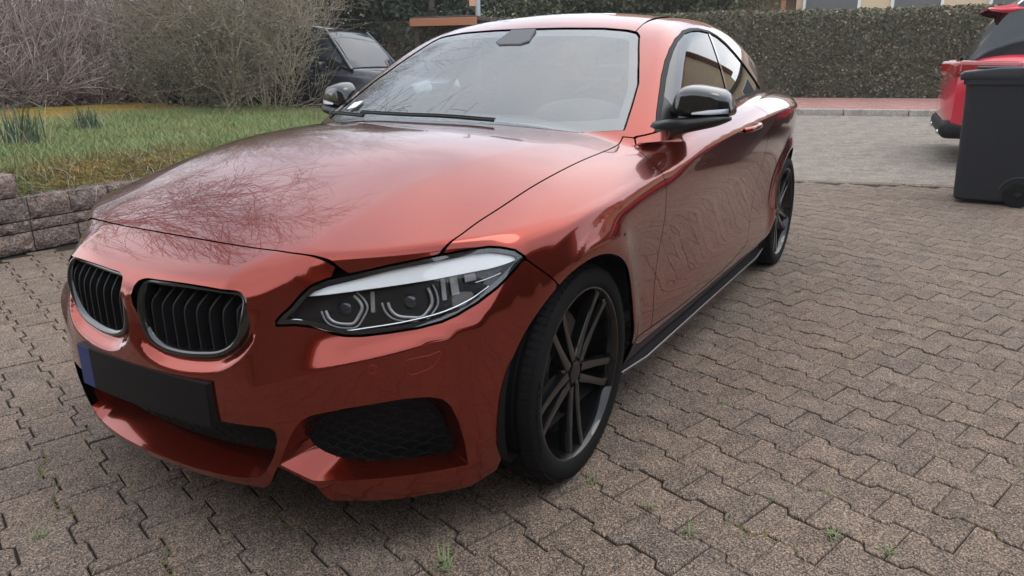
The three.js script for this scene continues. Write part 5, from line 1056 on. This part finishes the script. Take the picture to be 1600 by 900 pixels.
// ---------------------------------------------------------------- wheeled bin
{
  const g = thing('wheeled_bin', 'black plastic wheeled bin standing on the driveway beside the road', 'bin', [1.985, 0, -5.62], 0);
  // tapered tub
  const tub = (() => { const pos = [], idx = [], ring = (w, d, y, r) => { const L = []; for (const [sx, sz, a0] of [[1, 1, 0], [-1, 1, 1], [-1, -1, 2], [1, -1, 3]]) for (let k = 0; k <= 4; k++) { const a = (a0 + k / 4) * Math.PI / 2; L.push([sx * (w / 2 - r) + Math.cos(a) * r, y, sz * (d / 2 - r) + Math.sin(a) * r]); } return L; };
    const rings = [ring(.50, .44, .03, .04), ring(.54, .47, .045, .05), ring(.565, .49, .30, .05), ring(.60, .53, .80, .05), ring(.625, .555, .955, .05), ring(.66, .585, .96, .05), ring(.665, .59, 1.0, .05), ring(.62, .55, 1.0, .04)];
    rings.forEach((L, r) => { for (const p of L) pos.push(...p); const n = L.length; if (r) for (let i = 0; i < n; i++) { const j = (i + 1) % n, a = (r - 1) * n; idx.push(a + i, r * n + i, r * n + j, a + i, r * n + j, a + j); } }); const n = rings[0].length; for (let k = 1; k < n - 1; k++) idx.push(0, k, k + 1); return toCreasedNormals(geoFrom(pos, idx), .6); })();
  part('tub', tub, M.binBlack, g);
  const lid = new THREE.ExtrudeGeometry(new THREE.Shape([[-.345, 1.005], [-.35, 1.03], [-.33, 1.045], [-.1, 1.075], [.1, 1.078], [.30, 1.062], [.36, 1.045], [.40, 1.02], [.39, 1.005]].map(p => new THREE.Vector2(...p))), { depth: .57, bevelEnabled: true, bevelSize: .012, bevelThickness: .014, bevelSegments: 3 }); lid.translate(0, 0, -.285);
  part('lid', toCreasedNormals(lid, .5), M.binBlack, g);
  part('lid_rib', merge([at(box(.30, .02, .06, .008), -.10, 1.085, .18), at(box(.30, .02, .06, .008), -.10, 1.085, -.18)]), M.binBlack, g);
  part('handle', tube([[.36, 1.03, -.25], [.42, 1.02, -.25], [.44, 1.01, -.2], [.44, 1.01, .2], [.42, 1.02, .25], [.36, 1.03, .25]], .014, 8, 40), M.binBlack, g);
  part('axle', at(new THREE.CylinderGeometry(.011, .011, 0.52, 10), .165, .10, 0, Math.PI / 2), M.galvanised, g);
  for (const s of [1, -1]) { const w = part('wheel', at(lathe([[.03, .022], [.06, .02], [.066, .024], [.092, .024], [.10, .016], [.10, -.016], [.092, -.024], [.066, -.024], [.06, -.02], [.03, -.022]], 40), 0, 0, 0, 0, Math.PI / 2), M.rubber, g); w.position.set(.175, .10, s * .262); part('wheel_hub', at(lathe([[0, .03], [.022, .028], [.026, .02]], 20), 0, 0, 0, 0, s > 0 ? -Math.PI / 2 : Math.PI / 2), M.blackPlastic, w);
    const ar = []; for (let k = 0; k <= 12; k++) { const a = lerp(2.9, .9, k / 12); ar.push([.175 + Math.cos(a) * .135, .10 + Math.sin(a) * .135, s * (.25 - .012)]); } part('wheel_arch', tube(ar, .010, 6, 30), M.binBlack, g); }
}
// ---------------------------------------------------------------- parked cars in the street
// a simple loft for distant cars: half sections along the length, mirrored; sec(t) -> list of [halfWidth, height]
function loftBody(secs) { const pos = [], idx = [], m = secs[0][1].length; secs.forEach(([z, L], i) => { for (const [x, y] of L) pos.push(x, y, z); for (const [x, y] of L) pos.push(-x, y, z); if (i) for (let k = 0; k < m - 1; k++) for (const o of [0, m]) { const a = (i - 1) * 2 * m + o + k, c = i * 2 * m + o + k + 1; if (o) idx.push(a, a + 1, c, a, c, c - 1); else idx.push(a, c, a + 1, a, c - 1, c); } if (i) { const a = (i - 1) * 2 * m + m - 1, c = i * 2 * m + m - 1; idx.push(a, c, c + m, a, c + m, a + m); } }); for (const i of [0, secs.length - 1]) for (let k = 0; k < m - 1; k++) { const a = i * 2 * m + k; idx.push(a, a + 1, a + m + 1, a, a + m + 1, a + m); } return geoFrom(pos, idx); }
M.redPaint = new THREE.MeshPhysicalMaterial({ color: lin(.58, .022, .05), metalness: .15, roughness: .35, clearcoat: 1, clearcoatRoughness: .03, side: THREE.DoubleSide }); 
M.darkPaint = new THREE.MeshPhysicalMaterial({ color: lin(.012, .016, .026), metalness: .3, roughness: .3, clearcoat: 1, clearcoatRoughness: .03, side: THREE.DoubleSide });
const smallWheel = (r, w) => toCreasedNormals(lathe([[r * .55, w * .3], [r * .66, w * .5], [r * .93, w * .5], [r, w * .3], [r, -w * .3], [r * .93, -w * .5], [r * .55, -w * .5]], 40), .5);
// body by a small implicit of its own would be hidden at this size: sections along z (forward +), each [half width, height] from sill to top centre
function carBody(P) {
  // P: stations [z, yBottom, yBelt, yTop, wBelt, wTop]
  const N = 60, secs = [], S = k => spl(P.map(p => [p[0], p[k]])), f = [1, 2, 3, 4, 5].map(S), z0 = P[0][0], z1 = P[P.length - 1][0];
  for (let i = 0; i <= N; i++) { const z = lerp(z0, z1, i / N), [yb, yl, yt, wl, wt] = f.map(q => q(z)); const L = []; for (const [u, v] of [[.90, 0], [.97, .08], [.985, .3], [1, .62], [.99, .85], [.955, 1]]) L.push([wl * u, lerp(yb, yl, v)]); for (const [u, v] of [[.25, .25], [.55, .6], [.85, .9], [1, .985]]) L.push([lerp(wl * .955, wt, u), lerp(yl, yt, v)]); L.push([wt * .55, yt + (yt - yl) * .02 + .008], [0.001, yt + (yt - yl) * .02 + .012]); secs.push([z, L]); }
  return toCreasedNormals(loftBody(secs), .55);
}
{ // red compact SUV, rear quarter towards the viewer
  const c = roadP(1.62 + 2.2, 1.72, 0), g = thing('red_suv', 'glossy red compact SUV parked on the road behind the wheeled bin', 'car', c.toArray(), Math.atan2(.995, -.085));
  part('body', carBody([[-2.235, .46, .76, .80, .64, .56], [-2.20, .38, .90, .93, .76, .66], [-2.10, .32, 1.0, 1.05, .84, .70], [-1.9, .30, 1.03, 1.10, .885, .73], [-1.5, .28, 1.03, 1.12, .905, .74], [-.8, .26, 1.0, 1.10, .91, .74], [0, .26, .97, 1.06, .91, .74], [.8, .26, .94, 1.02, .91, .74], [1.4, .27, .88, .98, .90, .72], [1.9, .3, .8, .88, .84, .66], [2.15, .36, .66, .72, .70, .55], [2.22, .45, .58, .6, .5, .4]]), M.redPaint, g);
  part('roof', carBody([[-1.96, 1.575, 1.585, 1.592, .50, .46], [-1.9, 1.55, 1.58, 1.60, .56, .52], [-1.6, 1.53, 1.60, 1.625, .60, .55], [-1.0, 1.54, 1.61, 1.65, .615, .56], [-.4, 1.55, 1.61, 1.66, .62, .56], [.2, 1.52, 1.58, 1.63, .60, .54], [.45, 1.48, 1.52, 1.56, .57, .5]]), M.redPaint, g);
  part('glasshouse', carBody([[-2.10, 1.02, 1.035, 1.05, .70, .67], [-1.98, 1.03, 1.15, 1.24, .72, .65], [-1.76, 1.04, 1.3, 1.565, .735, .585], [-.8, 1.04, 1.3, 1.60, .75, .60], [0, 1.0, 1.3, 1.60, .75, .60], [.4, .98, 1.25, 1.50, .74, .58], [1.0, .96, 1.02, 1.10, .72, .66]]), M.pane, g);
  for (const s of [1, -1]) {
    part('pillar_trim', tube([[s * .748, 1.08, -1.42], [s * .70, 1.28, -1.18], [s * .615, 1.56, -.95]], .012, 6, 14), M.blackPlastic, g);
    part('pillar_trim', tube([[s * .752, 1.06, -.35], [s * .70, 1.28, -.36], [s * .62, 1.56, -.42]], .022, 6, 14), M.blackPlastic, g);
    const tl = part('tail_light', at(box(.10, .15, .56, .045, 3), s * .868, .985, -1.90, .03, s * .13, 0), M.tail, g);
    part('tail_light_corner', at(box(.36, .16, .10, .045, 3), s * .68, .975, -2.135, 0, s * .38), M.tail, tl);
    part('light_strip', at(box(.26, .018, .02, .006), s * .70, .965, -2.175, 0, s * .35), M.lightGuide, tl);
    part('exhaust', at(box(.17, .055, .08, .02), s * .58, .32, -2.235), M.chrome, g);
    part('side_cladding', at(box(.05, .16, 2.2, .02), s * .90, .33, -.05), M.blackPlastic, g);
    for (const z of [-1.33, 1.33]) { const w = new THREE.Group(); w.name = 'wheel'; w.position.set(s * .80, .345, z); if (s < 0) w.rotation.y = Math.PI; g.add(w); part('tyre', smallWheel(.345, .22), M.rubber, w); part('rim', at(lathe([[0, .09], [.08, .1], [.2, .085], [.23, .07]], 30), 0, 0, 0), M.silver, w); const a = new THREE.TorusGeometry(.385, .045, 8, 30, Math.PI).rotateY(Math.PI / 2); part('arch_trim', at(a, s * .885, .345, z), M.blackPlastic, g); }
  }
  part('rear_bumper', merge([at(box(1.66, .20, .42, .09, 4), 0, .36, -2.05), at(box(1.80, .13, .40, .05, 3), 0, .335, -1.86)]), M.blackPlastic, g);
  part('bumper_crease', tube([[-.78, .66, -2.15], [-.5, .655, -2.215], [0, .65, -2.24], [.5, .655, -2.215], [.78, .66, -2.15], [.885, .68, -1.95]], .018, 6, 30), M.redPaint, g);
  part('number_plate', at(box(.52, .11, .01, .003), 0, .76, -2.225), M.white, g);
  part('rear_wiper', tube([[0, 1.08, -2.10], [.05, 1.10, -2.08], [.35, 1.13, -2.03]], .012, 6, 12), M.blackPlastic, g);
}
{ // dark car, front quarter towards the viewer, facing along the road
  const c = roadP(-7.1, 2.6, 0), g = thing('dark_estate_car', 'dark blue-black estate car parked behind the leafy shrub', 'car', c.toArray(), Math.atan2(RE.x, RE.z));
  part('body', carBody([[-2.25, .45, .85, .95, .70, .6], [-2.1, .3, .92, 1.02, .84, .72], [-1.4, .26, .93, 1.02, .88, .74], [-.4, .26, .92, .98, .89, .74], [.4, .26, .91, .97, .89, .74], [.95, .27, .89, .985, .88, .72], [1.5, .28, .84, .945, .87, .68], [1.95, .28, .76, .87, .84, .64], [2.18, .32, .68, .78, .76, .60], [2.26, .40, .62, .70, .62, .52]]), M.darkPaint, g);
  part('roof', carBody([[-2.0, 1.52, 1.54, 1.56, .56, .5], [-1.2, 1.54, 1.57, 1.60, .60, .54], [-.2, 1.54, 1.575, 1.61, .62, .56], [.45, 1.50, 1.55, 1.58, .61, .55], [.68, 1.47, 1.51, 1.54, .59, .53]]), M.darkPaint, g);
  part('glasshouse', carBody([[-2.1, .98, 1.05, 1.12, .72, .64], [-1.9, .98, 1.2, 1.50, .73, .58], [-.8, .97, 1.2, 1.56, .74, .60], [.3, .96, 1.2, 1.55, .74, .60], [.68, .96, 1.2, 1.50, .74, .585], [1.12, .95, .975, 1.0, .74, .68]]), M.pane, g);
  for (const s of [1, -1]) {
    part('front_pillar', tube([[s * .755, .97, 1.13], [s * .68, 1.25, .90], [s * .60, 1.52, .66]], .032, 6, 14), M.darkPaint, g);
    part('headlight', at(box(.34, .17, .26, .06, 3), s * .60, .70, 2.10, -.35, s * .45), M.lightGuide, g);
    part('wing_mirror', at(box(.20, .14, .1, .045, 3), s * .98, 1.02, .78), M.darkPaint, g);
    for (const z of [-1.3, 1.36]) { const w = new THREE.Group(); w.name = 'wheel'; w.position.set(s * .78, .32, z); if (s < 0) w.rotation.y = Math.PI; g.add(w); part('tyre', smallWheel(.32, .2), M.rubber, w); part('rim', lathe([[0, .08], [.08, .09], [.18, .08], [.21, .07]], 30), M.silver, w); }
  }
  const gr = new THREE.Group(); gr.name = 'radiator_grille'; g.add(gr);
  part('backing', at(box(.70, .18, .05, .02), 0, .665, 2.235, -.2), M.blackPlastic, gr); for (let k = 0; k < 4; k++) part('slat', at(box(.70, .016, .02, .005), 0, .60 + k * .044, 2.272 - k * .010, -.2), M.chrome, gr);
  part('bonnet_edge', tube([[-.62, .80, 2.10], [-.3, .775, 2.24], [0, .77, 2.27], [.3, .775, 2.24], [.62, .80, 2.10]], .014, 6, 30), M.chrome, g);
  part('number_plate', at(box(.52, .11, .01, .003), 0, .46, 2.29), M.white, g);
  part('wiper', tube([[.5, .985, 1.10], [.1, 1.0, 1.09], [-.3, .99, 1.08]], .014, 6, 12), M.blackPlastic, g);
}
console.log('script ms', performance.now() | 0);
renderer.render(scene, camera);
